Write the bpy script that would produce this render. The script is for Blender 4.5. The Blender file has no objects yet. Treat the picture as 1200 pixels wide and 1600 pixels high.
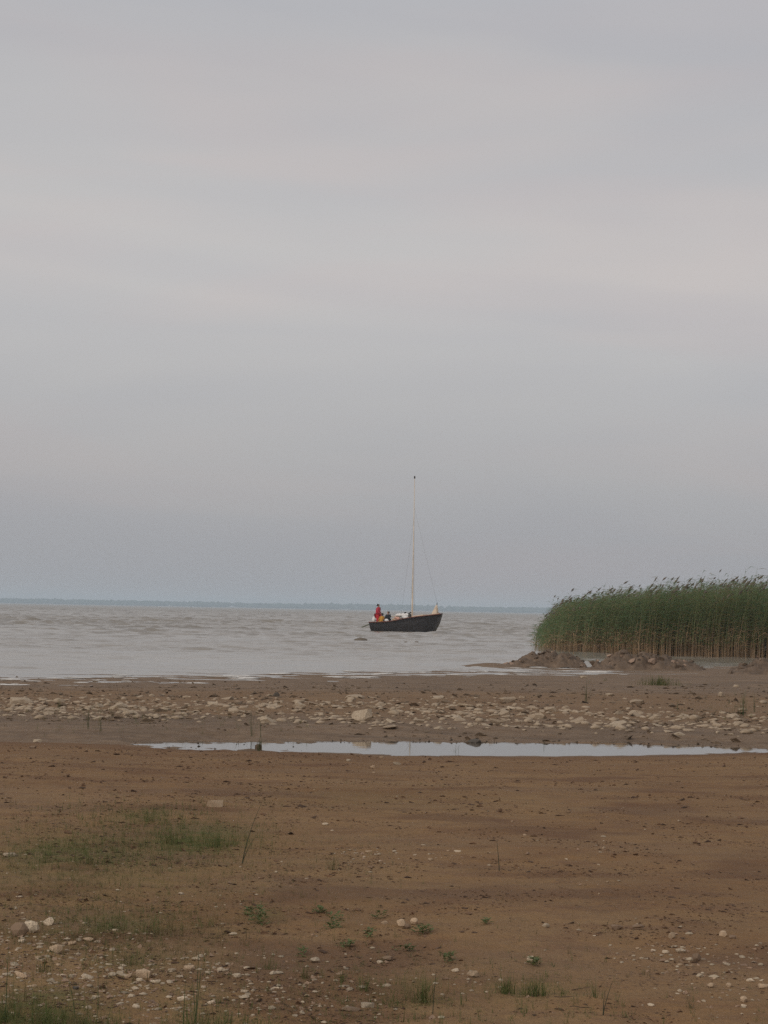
import bpy, bmesh, math, random
import numpy as np
from mathutils import Matrix, Vector

random.seed(7)
rng = np.random.default_rng(7)
S = bpy.context.scene
COL = S.collection
R = math.radians

# ------------------------------------------------------------------ camera
F_PX, W_PX, H_PX = 3000.0, 1200, 1600          # focal length in photo pixels
CAM_Z = 2.0                                     # eye height above the lake
PITCH = math.atan(152.6 / F_PX)
ROLL = R(1.08)
cF = Vector((0, math.cos(PITCH), math.sin(PITCH)))
cU0 = Vector((0, -math.sin(PITCH), math.cos(PITCH)))
cR0 = Vector((1, 0, 0))
cR = cR0 * math.cos(ROLL) + cU0 * math.sin(ROLL)
cU = cU0 * math.cos(ROLL) - cR0 * math.sin(ROLL)
cam_d = bpy.data.cameras.new('camera')
cam_d.sensor_fit = 'VERTICAL'
cam_d.sensor_height = 36.0
cam_d.lens = 36.0 * F_PX / H_PX
cam_d.clip_start = 0.1
cam_d.clip_end = 30000
cam = bpy.data.objects.new('camera', cam_d)
COL.objects.link(cam)
m = Matrix.Identity(4)
for i in range(3):
    m[i][0], m[i][1], m[i][2] = cR[i], cU[i], -cF[i]
m[2][3] = CAM_Z
cam.matrix_world = m
S.camera = cam

# ------------------------------------------------------------------ sky, sun, exposure
SUN_EL, SUN_AZ = R(30), R(-138)                 # veiled sun, behind the viewer's left shoulder
wd = bpy.data.worlds.new('World')
S.world = wd
wd.use_nodes = True
nt = wd.node_tree
nt.nodes.clear()
N = nt.nodes.new
L = nt.links.new
out = N('ShaderNodeOutputWorld')
bg = N('ShaderNodeBackground')
bg.inputs['Strength'].default_value = 0.1
sky = N('ShaderNodeTexSky')
sky.sky_type = 'NISHITA'
sky.sun_disc = False
sky.sun_elevation = SUN_EL
sky.sun_rotation = SUN_AZ
sky.air_density = 1.0
sky.dust_density = 3.0
tc = N('ShaderNodeTexCoord')
sep = N('ShaderNodeSeparateXYZ')
L(tc.outputs['Generated'], sep.inputs[0])
# cloud deck: brightness by height above the horizon, broken by wide soft bands
ramp = N('ShaderNodeValToRGB')
cr = ramp.color_ramp
cr.interpolation = 'B_SPLINE'
stops = [(0.0, (.360, .356, .368)), (.045, (.390, .386, .396)), (.10, (.446, .442, .450)),
         (.165, (.555, .541, .535)), (.23, (.525, .512, .508)), (.31, (.468, .467, .482)), (1.0, (.56, .56, .57))]
cr.elements[0].position, cr.elements[0].color = stops[0][0], (*stops[0][1], 1)
cr.elements[1].position, cr.elements[1].color = stops[-1][0], (*stops[-1][1], 1)
for p_, c_ in stops[1:-1]:
    e = cr.elements.new(p_)
    e.color = (*c_, 1)
L(sep.outputs['Z'], ramp.inputs['Fac'])


def wnoise(scale, loc, nscale, detail=2.0, rough=.45, dist=0.0):
    mp = N('ShaderNodeMapping')
    mp.inputs['Scale'].default_value = scale
    mp.inputs['Location'].default_value = loc
    L(tc.outputs['Generated'], mp.inputs['Vector'])
    n = N('ShaderNodeTexNoise')
    n.inputs['Scale'].default_value = nscale
    n.inputs['Detail'].default_value = detail
    n.inputs['Roughness'].default_value = rough
    n.inputs['Distortion'].default_value = dist
    L(mp.outputs[0], n.inputs['Vector'])
    return n.outputs['Fac']


def wmap(sock, a, b, c, d):
    mr = N('ShaderNodeMapRange')
    mr.interpolation_type = 'SMOOTHSTEP'
    for k, v in zip(('From Min', 'From Max', 'To Min', 'To Max'), (a, b, c, d)):
        mr.inputs[k].default_value = v
    L(sock, mr.inputs['Value'])
    return mr.outputs[0]


def wmix(kind, fac, a, b):
    mx = N('ShaderNodeMix')
    mx.data_type = 'RGBA'
    mx.blend_type = kind
    for sock, v in ((mx.inputs[0], fac), (mx.inputs[6], a), (mx.inputs[7], b)):
        if hasattr(v, 'links'):
            L(v, sock)
        else:
            sock.default_value = v
    return mx.outputs[2]


bands = wmap(wnoise((1.0, 1.0, 5.5), (1.93, 3.16, -1.56), 2.2, 3, .5, .6), .36, .66, 0, 1)
pink = wmap(wnoise((1.3, 1.0, 8.0), (-4.55, .72, -3.54), 2.0, 3, .5, .5), .48, .70, 0, 1)
blotch = wmap(wnoise((1.0, 1.0, 2.6), (2.19, -1.55, -.43), 4.5, 3, .5, .2), .3, .7, 0, 1)
c1 = wmix('MULTIPLY', 1.0, ramp.outputs[0], wmix('MIX', bands, (.955, .965, .985, 1), (1.035, 1.03, 1.02, 1)))
c2 = wmix('MULTIPLY', 1.0, c1, wmix('MIX', pink, (1, 1, 1, 1), (1.045, 1.0, .988, 1)))
c3 = wmix('MULTIPLY', 1.0, c2, wmix('MIX', blotch, (.985, .985, .99, 1), (1.015, 1.012, 1.01, 1)))
c4 = wmix('MULTIPLY', 1.0, c3, (10, 10, 10, 1))
c5 = wmix('MIX', .05, c4, sky.outputs[0])
L(c5, bg.inputs['Color'])
L(bg.outputs[0], out.inputs['Surface'])

sun_d = bpy.data.lights.new('sun', 'SUN')
sun_d.energy = 1.3
sun_d.angle = R(50)
sun_d.color = (1.0, .93, .85)
sun = bpy.data.objects.new('sun', sun_d)
sun.rotation_euler = (R(90) - SUN_EL, 0, -SUN_AZ + R(180))
COL.objects.link(sun)

S.render.engine = 'CYCLES'
S.cycles.use_denoising = False
S.cycles.max_bounces = 6
S.cycles.volume_bounces = 2
S.cycles.transparent_max_bounces = 8
S.cycles.caustics_reflective = False
S.cycles.caustics_refractive = False
S.view_settings.view_transform = 'Standard'
S.view_settings.look = 'None'
S.view_settings.gamma = 1
S.view_settings.exposure = 0.0
S.view_settings.use_curve_mapping = False


# ------------------------------------------------------------------ helpers
def tag(o, label=None, cat=None, group=None, kind=None):
    if label: o['label'] = label
    if cat: o['category'] = cat
    if group: o['group'] = group
    if kind: o['kind'] = kind
    return o


def link(name, me, mats=(), parent=None, loc=None):
    o = bpy.data.objects.new(name, me)
    COL.objects.link(o)
    if me is not None:
        for mt in (mats if isinstance(mats, (list, tuple)) else [mats]):
            if mt.name not in [k.name for k in me.materials if k]:
                me.materials.append(mt)
    if parent: o.parent = parent
    if loc is not None: o.location = loc
    return o


def empty(name, loc=(0, 0, 0), rz=0.0):
    o = bpy.data.objects.new(name, None)
    o.empty_display_size = .1
    o.location = loc
    o.rotation_euler = (0, 0, rz)
    COL.objects.link(o)
    return o


def mesh_np(name, verts, faces, smooth=True, mat_idx=None):
    """faces: array (n,3) or (n,4), or a list of such arrays"""
    if not isinstance(faces, list): faces = [faces]
    faces = [np.asarray(f, dtype=np.int32) for f in faces if len(f)]
    me = bpy.data.meshes.new(name)
    verts = np.asarray(verts, dtype=np.float32)
    me.vertices.add(len(verts))
    me.vertices.foreach_set('co', verts.ravel())
    li = np.concatenate([f.ravel() for f in faces])
    tot = np.concatenate([np.full(len(f), f.shape[1], np.int32) for f in faces])
    st = np.concatenate([[0], np.cumsum(tot)[:-1]]).astype(np.int32)
    me.loops.add(len(li))
    me.loops.foreach_set('vertex_index', li)
    me.polygons.add(len(tot))
    me.polygons.foreach_set('loop_start', st)
    me.polygons.foreach_set('use_smooth', np.full(len(tot), smooth, bool))
    if mat_idx is not None:
        me.polygons.foreach_set('material_index', np.asarray(mat_idx, np.int32))
    me.update(calc_edges=True)
    me.validate()
    return me


_perm = rng.permutation(4096)
_ga = rng.random(4096) * 2 * math.pi
_gx, _gy = np.cos(_ga), np.sin(_ga)


def pn(x, y, seed=0):
    """2-D gradient noise, about -0.7..0.7"""
    x = np.asarray(x, float) + seed * 17.31
    y = np.asarray(y, float) - seed * 9.77
    xi, yi = np.floor(x).astype(np.int64), np.floor(y).astype(np.int64)
    fx, fy = x - xi, y - yi
    ux, uy = fx * fx * fx * (fx * (fx * 6 - 15) + 10), fy * fy * fy * (fy * (fy * 6 - 15) + 10)

    def g(i, j, dx, dy):
        h = _perm[(_perm[i & 4095] + j) & 4095]
        return _gx[h] * dx + _gy[h] * dy
    a = g(xi, yi, fx, fy); b = g(xi + 1, yi, fx - 1, fy)
    c = g(xi, yi + 1, fx, fy - 1); d = g(xi + 1, yi + 1, fx - 1, fy - 1)
    return (a + (b - a) * ux) * (1 - uy) + (c + (d - c) * ux) * uy


def fbm(x, y, seed=0, octv=4, gain=.5):
    r, amp, f = 0.0, 1.0, 1.0
    for k in range(octv):
        r = r + amp * pn(x * f, y * f, seed + k)
        amp *= gain; f *= 2.03
    return r


def sstep(a, b, x):
    t = np.clip((np.asarray(x, float) - a) / (b - a), 0, 1)
    return t * t * (3 - 2 * t)


# ------------------------------------------------------------------ the lie of the land (lake level = 0)
POND_Z = 0.10
_px = [-9, -3.6, -3.4, -2.65, -1.5, 0, 1.7, 3.4, 5.1, 6.6, 7.2, 20]
_pn = [26.4, 26.4, 26.2, 25.6, 25.65, 25.2, 25.4, 25.9, 26.9, 27.6, 27.9, 27.9]
_pf = [26.2, 26.2, 26.6, 27.0, 27.3, 28.0, 28.3, 28.5, 28.2, 27.8, 27.7, 27.7]
_sx = [-60, -10, -5.4, 0, 3.2, 6, 9, 12, 20, 60]
_sd = [30, 49.7, 54.6, 60, 63.0, 65, 67, 71, 78, 95]


def base_z(x, y):
    near, far = np.interp(x, _px, _pn), np.interp(x, _px, _pf)
    sh = np.interp(x, _sx, _sd)
    t = np.maximum(near - y, 0)
    zn = POND_Z + .36 * (1 - np.exp(-t / 7.5))
    t2 = np.maximum(y - far, 0)
    zf = POND_Z + .11 * sstep(0, 1.9, t2) + .03 * sstep(1.9, 5, t2)
    zs = (sh - y) * np.where(y < sh, .0115, .012)
    u_ = sh - y
    zs = zs - .0086 * 7 * np.tanh(u_ / 7) * np.exp(-(u_ / 22) ** 2)
    zs = np.where(zs < -1.4, -1.4 + (zs + 1.4) * .04, zs)
    zs = np.maximum(zs, -2.0)
    zf = np.where(t2 > 4, np.minimum(zf, zs), np.minimum(zf, zs + .3))
    z = np.where(y < near, zn, np.where(y > far, zf, POND_Z))
    inside = np.minimum(y - near, far - y)
    z = z - .05 * sstep(0, .7, inside)
    return z


def ground_z(x, y, fine=True):
    x = np.asarray(x, float); y = np.asarray(y, float)
    z = base_z(x, y)
    front = 1 - sstep(22, 26, y)
    flat = sstep(40, 50, y) * (1 - sstep(80, 110, y))
    pond = np.exp(-((y - 26.8) / 1.9) ** 2)
    z = z + front * .030 * pn(x / 2.2, y / 1.6, 1) + .010 * pn(x / .9, y / .9, 2) * (1 - .75 * pond) * (1 - .8 * flat)
    # ragged pool edge, with islets of mud at its left end
    z = z + pond * .020 * fbm(x / .7, y / .28, 3, 3) + pond * sstep(26.4, 27.6, y) * .028 * fbm(x / .22, y / .16, 4, 2) + .085 * np.exp(-((x + 2.2) / 1.2) ** 2) * pond * (pn(x / .34, y / .17, 5) - .16)
    # thin streaks of mud and water along the shore
    z = z + flat * (.024 * fbm(x / 4.0, y / 1.5, 6, 3, .6) + .012 * pn(x / 1.1, y / .6, 9) + .006 * pn(x / .4, y / .3, 10))
    # spit and bars on the right
    z = z + .16 * np.exp(-((x - 4.0) / .9) ** 2 - ((y - 71) / 1.6) ** 2)
    z = z + .05 * np.exp(-((x - 9.3) / 4.5) ** 2 - ((y - 70.0) / 2.2) ** 2)
    z = z + .06 * np.exp(-((x - 15.8) / 2.6) ** 2 - ((y - 74.0) / 7.0) ** 2)
    bed = sstep(82, 90, y) * sstep(6, 9, x) * (1 - sstep(125, 150, y))
    z = z * (1 - bed) + bed * (-.04 + .02 * pn(x, y, 8))
    # far shore
    z = np.where(y > 5500, z + (1 - np.exp(-np.maximum(y - 5900, 0) / 60)) * 4.2, z)
    if fine:
        near = 1 - sstep(34, 60, y)
        rough = .55 + .9 * sstep(-.15, .35, pn(x / 1.4, y / 1.1, 11))
        k = near * (1 - .8 * pond)
        left = sstep(.2, -1.4, x) * (1 - sstep(9, 14, y))
        rough = rough * (1 + .9 * left)
        z = z + k * rough * (.013 * pn(x / .30, y / .24, 12) + .0050 * pn(x / .10, y / .075, 13) + .0032 * pn(x / .042, y / .034, 14))
        pit = np.maximum(pn(x / .16, y / .11, 15) - .22, 0) * np.maximum(pn(x / 1.9, y / 1.6, 16) + .22, 0)
        z = z + k * .07 * pit
        md = sstep(27.9, 29.2, y) * (1 - sstep(46, 60, y))
        z = z + md * (.030 * pn(x / .75, y / .55, 18) + .014 * pn(x / .30, y / .32, 19) + .05 * np.maximum(pn(x / .5, y / .38, 20) - .25, 0))
        mud = np.exp(-((y - 31.5) / 3.5) ** 2)
        z = z + mud * .03 * pn(x / .45, y / .40, 17) * (1 - .85 * np.exp(-((y - 26.6) / 1.6) ** 2))
    return z


def ray(px, py):
    u, v = (px - W_PX / 2) / F_PX, (H_PX / 2 - py) / F_PX
    return cF + cR * u + cU * v


def at_z(px, py, z=0.0):
    d = ray(px, py)
    t = (z - CAM_Z) / d.z
    return Vector((d.x * t, d.y * t, z))


def at_y(px, py, y):
    d = ray(px, py)
    t = y / d.y
    return Vector((d.x * t, y, CAM_Z + d.z * t))


def on_ground(px, py):
    """march along the pixel's ray to the smooth ground, then sit on the real surface"""
    d = ray(px, py)
    ys = np.concatenate([np.arange(5, 40, .02), np.arange(40, 130, .1)])
    t = ys / d.y
    g = base_z(d.x * t, ys)
    hit = np.nonzero(CAM_Z + d.z * t <= g)[0]
    i = hit[0] if len(hit) else len(ys) - 1
    x, y = d.x * t[i], ys[i]
    return Vector((x, y, float(ground_z(x, y))))


def ppm(p):
    """photo pixels per metre at a point"""
    return F_PX / max(p.y, .1)


# ------------------------------------------------------------------ materials
class M:
    def __init__(self, name):
        self.m = bpy.data.materials.new(name)
        self.m.use_nodes = True
        self.t = self.m.node_tree
        self.b = self.t.nodes['Principled BSDF']
        self.co = self.t.nodes.new('ShaderNodeTexCoord')

    def n(self, kind, **kw):
        nd = self.t.nodes.new(kind)
        for k, v in kw.items(): setattr(nd, k, v)
        return nd

    def l(self, a, b):
        self.t.links.new(a, b)

    def noise(self, scale, detail=3, rough=.5, stretch=(1, 1, 1), coord='Object', dist=0, loc=(0, 0, 0)):
        mp = self.n('ShaderNodeMapping')
        mp.inputs['Scale'].default_value = stretch
        mp.inputs['Location'].default_value = loc
        self.l(self.co.outputs[coord], mp.inputs[0])
        nz = self.n('ShaderNodeTexNoise')
        nz.inputs['Scale'].default_value = scale
        nz.inputs['Detail'].default_value = detail
        nz.inputs['Roughness'].default_value = rough
        nz.inputs['Distortion'].default_value = dist
        self.l(mp.outputs[0], nz.inputs['Vector'])
        return nz.outputs['Fac']

    def rng(self, s, a, b, c=0.0, d=1.0):
        mr = self.n('ShaderNodeMapRange')
        for k, v in zip(('From Min', 'From Max', 'To Min', 'To Max'), (a, b, c, d)):
            mr.inputs[k].default_value = v
        self.l(s, mr.inputs['Value'])
        return mr.outputs[0]

    def math(self, op, a, b):
        nd = self.n('ShaderNodeMath', operation=op)
        for i, v in enumerate((a, b)):
            if hasattr(v, 'links'): self.l(v, nd.inputs[i])
            else: nd.inputs[i].default_value = v
        return nd.outputs[0]

    def mix(self, fac, a, b, kind='MIX'):
        nd = self.n('ShaderNodeMix', data_type='RGBA', blend_type=kind)
        for s, v in ((nd.inputs[0], fac), (nd.inputs[6], a), (nd.inputs[7], b)):
            if hasattr(v, 'links'): self.l(v, s)
            else: s.default_value = v if not isinstance(v, tuple) else (*v[:3], 1)
        return nd.outputs[2]

    def bump(self, h, strength=.3, dist=.02):
        b = self.n('ShaderNodeBump')
        b.inputs['Strength'].default_value = strength
        b.inputs['Distance'].default_value = dist
        self.l(h, b.inputs['Height'])
        self.l(b.outputs[0], self.b.inputs['Normal'])

    def attr(self, name):
        a = self.n('ShaderNodeAttribute', attribute_name=name)
        return a.outputs['Fac']

    def rand(self):
        return self.n('ShaderNodeObjectInfo').outputs['Random']

    def set(self, color=None, rough=None, **kw):
        if color is not None:
            if hasattr(color, 'links'): self.l(color, self.b.inputs['Base Color'])
            else: self.b.inputs['Base Color'].default_value = (*color[:3], 1)
        if rough is not None:
            if hasattr(rough, 'links'): self.l(rough, self.b.inputs['Roughness'])
            else: self.b.inputs['Roughness'].default_value = rough
        for k, v in kw.items():
            self.b.inputs[k.replace('_', ' ')].default_value = v
        return self.m


def simple(name, col, rough=.8, var=.25, scale=20, spread=0.0, spec=.3):
    k = M(name)
    nz = k.rng(k.noise(scale, 3), .3, .7)
    a = tuple(c * (1 - var) for c in col)
    b = tuple(min(1, c * (1 + var)) for c in col)
    c = k.mix(nz, a, b)
    if spread:
        g = k.rng(k.rand(), 0, 1, 1 - spread, 1 + spread)
        cc = k.n('ShaderNodeCombineColor')
        for i in range(3): k.l(g, cc.inputs[i])
        c = k.mix(1.0, c, cc.outputs[0], 'MULTIPLY')
    return k.set(c, rough, Specular_IOR_Level=spec)


def leafy(name, a, b, scale, trans=.35):
    """thin leaf: some of the light passes through"""
    k = M(name)
    c = k.mix(k.rng(k.noise(scale, 3, .6), .32, .68), a, b)
    m_ = k.set(c, .6, Specular_IOR_Level=.3)
    tr = k.n('ShaderNodeBsdfTranslucent')
    k.l(c, tr.inputs['Color'])
    mx = k.n('ShaderNodeMixShader')
    mx.inputs[0].default_value = trans
    k.l(k.b.outputs[0], mx.inputs[1])
    k.l(tr.outputs[0], mx.inputs[2])
    k.l(mx.outputs[0], k.t.nodes['Material Output'].inputs['Surface'])
    return m_


# ground: brown sand, darker and smoother where wet, greenish film in places
k = M('beach_sand')
wet, green = k.attr('wet'), k.attr('green')
big = k.rng(k.noise(.55, 4, .55, (1, 1.5, 1)), .32, .68)
mid = k.rng(k.noise(5.0, 4, .6, (1, 1.3, 1)), .3, .7)
fin = k.rng(k.noise(60, 3, .6), .3, .7)
dry = k.mix(big, (.207, .108, .046), (.314, .188, .086))
mot = k.rng(k.noise(1.7, 5, .65, (1, 1.4, 1), loc=(2, 7, 0)), .40, .62)
dry = k.mix(k.math('MULTIPLY', mot, .40), dry, (.245, .165, .088))
dry = k.mix(k.math('MULTIPLY', k.rng(k.noise(2.6, 5, .7, (.8, 1.6, 1), loc=(6, 3, 0)), .50, .66), .55), dry, (.165, .082, .050))
dry = k.mix(k.math('MULTIPLY', mid, .45), dry, (.150, .088, .050))
dry = k.mix(k.math('MULTIPLY', fin, .25), dry, (.32, .205, .115))
dry = k.mix(green, dry, (.098, .104, .030))
stk = k.rng(k.noise(1.4, 5, .65, (.30, 1.5, 1)), .36, .64)
wetc = k.mix(mid, (.190, .122, .074), (.280, .195, .125))
wetc = k.mix(k.math('MULTIPLY', stk, .75), wetc, (.120, .084, .057))
dry = k.mix(k.math('MULTIPLY', k.attr('damp'), .85), dry, (.118, .058, .034))
colr = k.mix(wet, dry, wetc)
# thin dark flecks of dried weed film lying on the sand
fl = k.noise(26, 4, .62, (1, 1.25, 1), loc=(3, 1, 0))
fl2 = k.rng(k.noise(1.1, 3, .6, loc=(9, 4, 0)), .42, .62)
fleck = k.math('MULTIPLY', k.rng(fl, .57, .63), fl2)
colr = k.mix(k.math('MULTIPLY', fleck, .62), colr, (.088, .056, .042))
rgh = k.rng(wet, 0, 1, .95, .75)
k.bump(k.math('ADD', k.noise(45, 4, .6), k.math('MULTIPLY', k.noise(150, 2), .4)), .8, .022)
MAT_SAND = k.set(colr, rgh, Specular_IOR_Level=.15)

k = M('lake_water')
sil = k.rng(k.noise(.05, 3, .5, (.35, 1, 1)), .3, .7)
wc = k.mix(sil, (.225, .192, .150), (.285, .248, .200))
k.bump(k.math('ADD', k.noise(1.6, 4, .6, (.6, 1, 1)), k.math('MULTIPLY', k.noise(.35, 3, .5, (.4, 1, 1)), 2.5)), .7, .08)
MAT_LAKE = k.set(wc, k.rng(k.attr('chop'), 0, 1, .14, .40), IOR=1.333)

k = M('pool_water')
k.bump(k.noise(5, 2, .5, (.5, 1.4, 1)), .05, .02)
MAT_POOL = k.set((.10, .082, .062), .02, IOR=1.333)

k = M('pale_limestone')
v = k.rng(k.noise(9, 5, .6), .3, .7)
c = k.mix(v, (.31, .235, .158), (.58, .475, .35))
c = k.mix(k.rng(k.rand(), 0, 1, 0, .6), c, (.27, .195, .13))
c = k.mix(k.rng(k.noise(3, 3, .6, loc=(5, 2, 1)), .55, .7, 0, .55), c, (.24, .165, .11))
k.bump(k.noise(24, 4, .6), .5, .02)
MAT_LIME = k.set(c, .9, Specular_IOR_Level=.2)

MAT_WHITE_STONE = simple('white_stone', (.43, .345, .25), .95, .45, 5, .32, .1)
MAT_BROWN_STONE = simple('brown_stone', (.20, .135, .088), .9, .35, 30, .15)
MAT_GREY_STONE = simple('wet_dark_stone', (.085, .072, .058), .7, .3, 15, .15)
MAT_LAKE_ROCK = simple('muddy_lake_rock', (.150, .122, .092), .7, .3, 9, .1)
MAT_BRICK_STONE = simple('buff_stone', (.37, .27, .18), .95, .35, 6, .2, .1)
MAT_CLOD = simple('dark_dried_weed', (.080, .050, .034), .95, .4, 12)
MAT_RUBBLE = simple('mud_rubble', (.155, .112, .075), .95, .45, 5)
MAT_POOLMUD = simple('pool_mud', (.085, .065, .048), .8, .3, 8)
MAT_FROTH = simple('froth', (.60, .575, .54), .8, .15, 9)
MAT_CRUMB = simple('soil_crumb', (.150, .088, .052), .95, .35, 12)
MAT_PEBBLE_A = simple('pebble_pale', (.34, .27, .19), .95, .4, 14)
MAT_PEBBLE_B = simple('pebble_brown', (.25, .165, .11), .9, .3, 14)
k = M('dug_mud')
v = k.rng(k.noise(3.5, 5, .6), .3, .7)
k.bump(k.noise(9, 5, .65), .6, .06)
MAT_MUD = k.set(k.mix(v, (.080, .055, .037), (.20, .138, .092)), .8, Specular_IOR_Level=.3)
MAT_MUD_DRY = simple('mud_clod_dry', (.30, .205, .145), .9, .25, 6, .2)
MAT_GRASS = leafy('grass_blade', (.090, .128, .030), (.175, .195, .062), 6)
MAT_GRASS_PALE = leafy('grass_blade_dry', (.15, .115, .045), (.25, .19, .09), 6)
MAT_GRASS_DARK = leafy('rush_stem', (.060, .085, .030), (.105, .130, .050), 8, .25)
MAT_LEAF = leafy('weed_leaf', (.090, .122, .040), (.16, .175, .070), 12, .3)
MAT_STALK = simple('dark_stalk', (.045, .048, .026), .8, .3, 8)
MAT_TWIG = simple('dead_twig', (.085, .058, .040), .9, .3, 18)
MAT_REED_DRY = simple('reed_stem_dry', (.40, .275, .165), .8, .45, 1.3)
MAT_REED_STEM = simple('reed_stem_green', (.20, .215, .095), .7, .3, 1.5)
MAT_REED_A = leafy('reed_leaf', (.120, .205, .092), (.22, .285, .13), .9, .5)
MAT_REED_B = leafy('reed_leaf_yellow', (.21, .19, .085), (.32, .27, .14), .9, .45)
MAT_PLUME = simple('reed_plume', (.135, .110, .085), .9, .3, 3)
MAT_FOREST = simple('far_trees', (.040, .058, .034), .9, .4, .02)

# ------------------------------------------------------------------ ground sheet
NU, TS = 540, np.array([.04, .1, .2, .4, .7, 1.0])
u = np.linspace(-.255, .255, NU)
inv = np.linspace(1 / 6.3, 1 / 28.0, 560)
rows = np.concatenate([[-60, -30, -12, -4, 0, 2, 3.5, 4.5, 5.5], 1 / inv, np.arange(28.13, 48, .14), np.arange(48, 64, .24), np.arange(64.3, 84, .6), np.arange(84, 130, 2.5),
                       [140, 170, 230, 350, 600, 1200, 2500, 4500, 5800, 5900, 5960, 6050, 6200, 6600, 7800]])


def fan(rows, u, ts, xm0, xmk):
    yy = np.maximum(rows, 3.0)
    edge = u[-1] * yy
    xm = np.maximum(xm0 + xmk * yy, edge * 1.05)
    core = yy[:, None] * u[None, :]
    rgt = edge[:, None] + ts[None, :] * (xm - edge)[:, None]
    X = np.concatenate([-rgt[:, ::-1], core, rgt], 1)
    Y = np.repeat(rows[:, None], X.shape[1], 1)
    return X, Y


def grid_faces(nr, nc):
    i = np.arange(nr - 1)[:, None] * nc + np.arange(nc - 1)[None, :]
    return np.stack([i, i + 1, i + nc + 1, i + nc], -1).reshape(-1, 4)


X, Y = fan(rows, u, TS, 60, .55)
Z = ground_z(X, Y)
me = mesh_np('ground', np.stack([X, Y, Z], -1).reshape(-1, 3), grid_faces(*X.shape))
pool_d = np.minimum(Y - np.interp(X, _px, _pn), np.interp(X, _px, _pf) - Y)
wet_near = sstep(-.9, -.05, pool_d + .35 * pn(X / .5, Y / .3, 21)) * (Y < 28.4)
far_e = np.interp(X, _px, _pf)
wet_far = sstep(far_e - .2, far_e + .2, Y) * (1 - .55 * sstep(30.0, 33.0, Y + 1.5 * pn(X / 1.5, Y / 1.2, 22)))
shore = sstep(38, 46, Y)
dpatch = .55 * sstep(.08, .42, fbm(X / 1.3, Y / .9, 28, 3)) * (1 - sstep(22, 26, Y))
damp = np.exp(-np.maximum(np.interp(X, _px, _pn) - Y + .3 * pn(X / .8, Y / .5, 26), 0) / (1.0 + .9 * (X < 0))) * (Y < np.interp(X, _px, _pn) + .4) * (.75 + .5 * pn(X / 1.6, Y / .8, 27))
wet_near = wet_near * sstep(-.4, 0, pool_d)
wet = np.clip(np.maximum(wet_near, np.maximum(wet_far, shore * .95)), 0, 1)
lowsand = .16 * sstep(.05, .3, pn(X / 1.7, Y / 1.2, 23)) * (1 - sstep(20, 25, Y))
wet = np.maximum(wet, lowsand)
gx, gy = X, Y
green = np.zeros_like(X)
GREEN = [(105, 1335, 110, 30, .8), (300, 1312, 90, 22, .9), (225, 1276, 50, 12, .5), (180, 1440, 70, 16, .6), (60, 1580, 110, 40, .8),
         (640, 1552, 70, 25, .4), (820, 1548, 90, 18, .4), (410, 1432, 40, 14, .4), (560, 1250, 240, 16, .14), (210, 1500, 80, 22, .4),
         (1030, 1066, 60, 5, .5), (350, 1370, 250, 60, .14), (150, 1345, 240, 55, .42), (180, 1450, 200, 40, .35), (320, 1540, 330, 60, .22)]
for (px, py, sx, sy, amt) in GREEN:
    p = on_ground(px, py)
    q = on_ground(px, py - sy)
    rx = sx / ppm(p)
    ry = max(q.y - p.y, .05)
    green = np.maximum(green, amt * np.exp(-((X - p.x) / rx) ** 2 - ((Y - p.y) / ry) ** 2) * (.75 + .9 * pn(X / .12, Y / .12, 25)))
for nm, arr in (('wet', wet), ('damp', np.clip(np.maximum(damp, dpatch), 0, 1)), ('green', np.clip(green, 0, 1))):
    a = me.attributes.new(nm, 'FLOAT', 'POINT')
    a.data.foreach_set('value', arr.ravel().astype(np.float32))
tag(link('ground', me, MAT_SAND), kind='structure')

# ------------------------------------------------------------------ lake and pool
u = np.linspace(-.245, .245, 285)
rows = np.concatenate([np.arange(28, 46, 3.0), np.arange(46, 75, .22), np.arange(75, 120, .32), np.arange(120, 300, .6), np.arange(300, 900, 1.5),
                       np.geomspace(902, 5960, 50)])
X, Y = fan(rows, u, TS, 45, .52)
wz = np.zeros_like(X)
wr = np.random.default_rng(3)
for lam, amp in ((6.1, .22), (4.9, .3), (4.0, .36), (3.3, .4), (2.7, .4), (2.2, .38), (1.8, .34), (1.45, .30), (1.2, .24), (1.0, .2)):
    far_ = 1 if lam < 2.5 else .3 + .7 * sstep(60, 125, Y)
    for rep in range(2):
        a = R(270 + wr.normal(8, 24))
        kk = 2 * math.pi / lam
        ph = kk * (X * math.cos(a) + Y * math.sin(a)) + wr.random() * 6.28 + 1.6 * pn(X / 14, Y / 14, int(lam * 10) % 40 + rep)
        s = np.sin(ph)
        wz += far_ * amp * (s + .28 * np.cos(2 * ph))
env = .0150 + .019 * sstep(58, 95, Y) + .030 * sstep(95, 170, Y) + .012 * sstep(170, 300, Y)
gust = .55 + 1.0 * sstep(-.35, .45, fbm(X / 30, Y / 12, 31, 3))
env = env * gust * (1 - sstep(800, 1500, Y))
shelter = 1 - .25 * sstep(4, 9, X) * (1 - sstep(95, 135, Y))
Zw = wz * env * shelter
me = mesh_np('lake', np.stack([X, Y, Zw], -1).reshape(-1, 3), grid_faces(*X.shape))
a = me.attributes.new('chop', 'FLOAT', 'POINT')
a.data.foreach_set('value', (.25 * sstep(90, 250, Y) + .75 * sstep(300, 1200, Y)).ravel().astype(np.float32))
tag(link('lake_water', me, MAT_LAKE), kind='structure')

xs, ys = np.linspace(-4.6, 8.4, 60), np.linspace(24.4, 29.2, 24)
X, Y = np.meshgrid(xs, ys)
me = mesh_np('pool', np.stack([X, Y, np.full_like(X, POND_Z - .004)], -1).reshape(-1, 3), grid_faces(*X.shape))
tag(link('pool_water', me, MAT_POOL), kind='structure')


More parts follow.
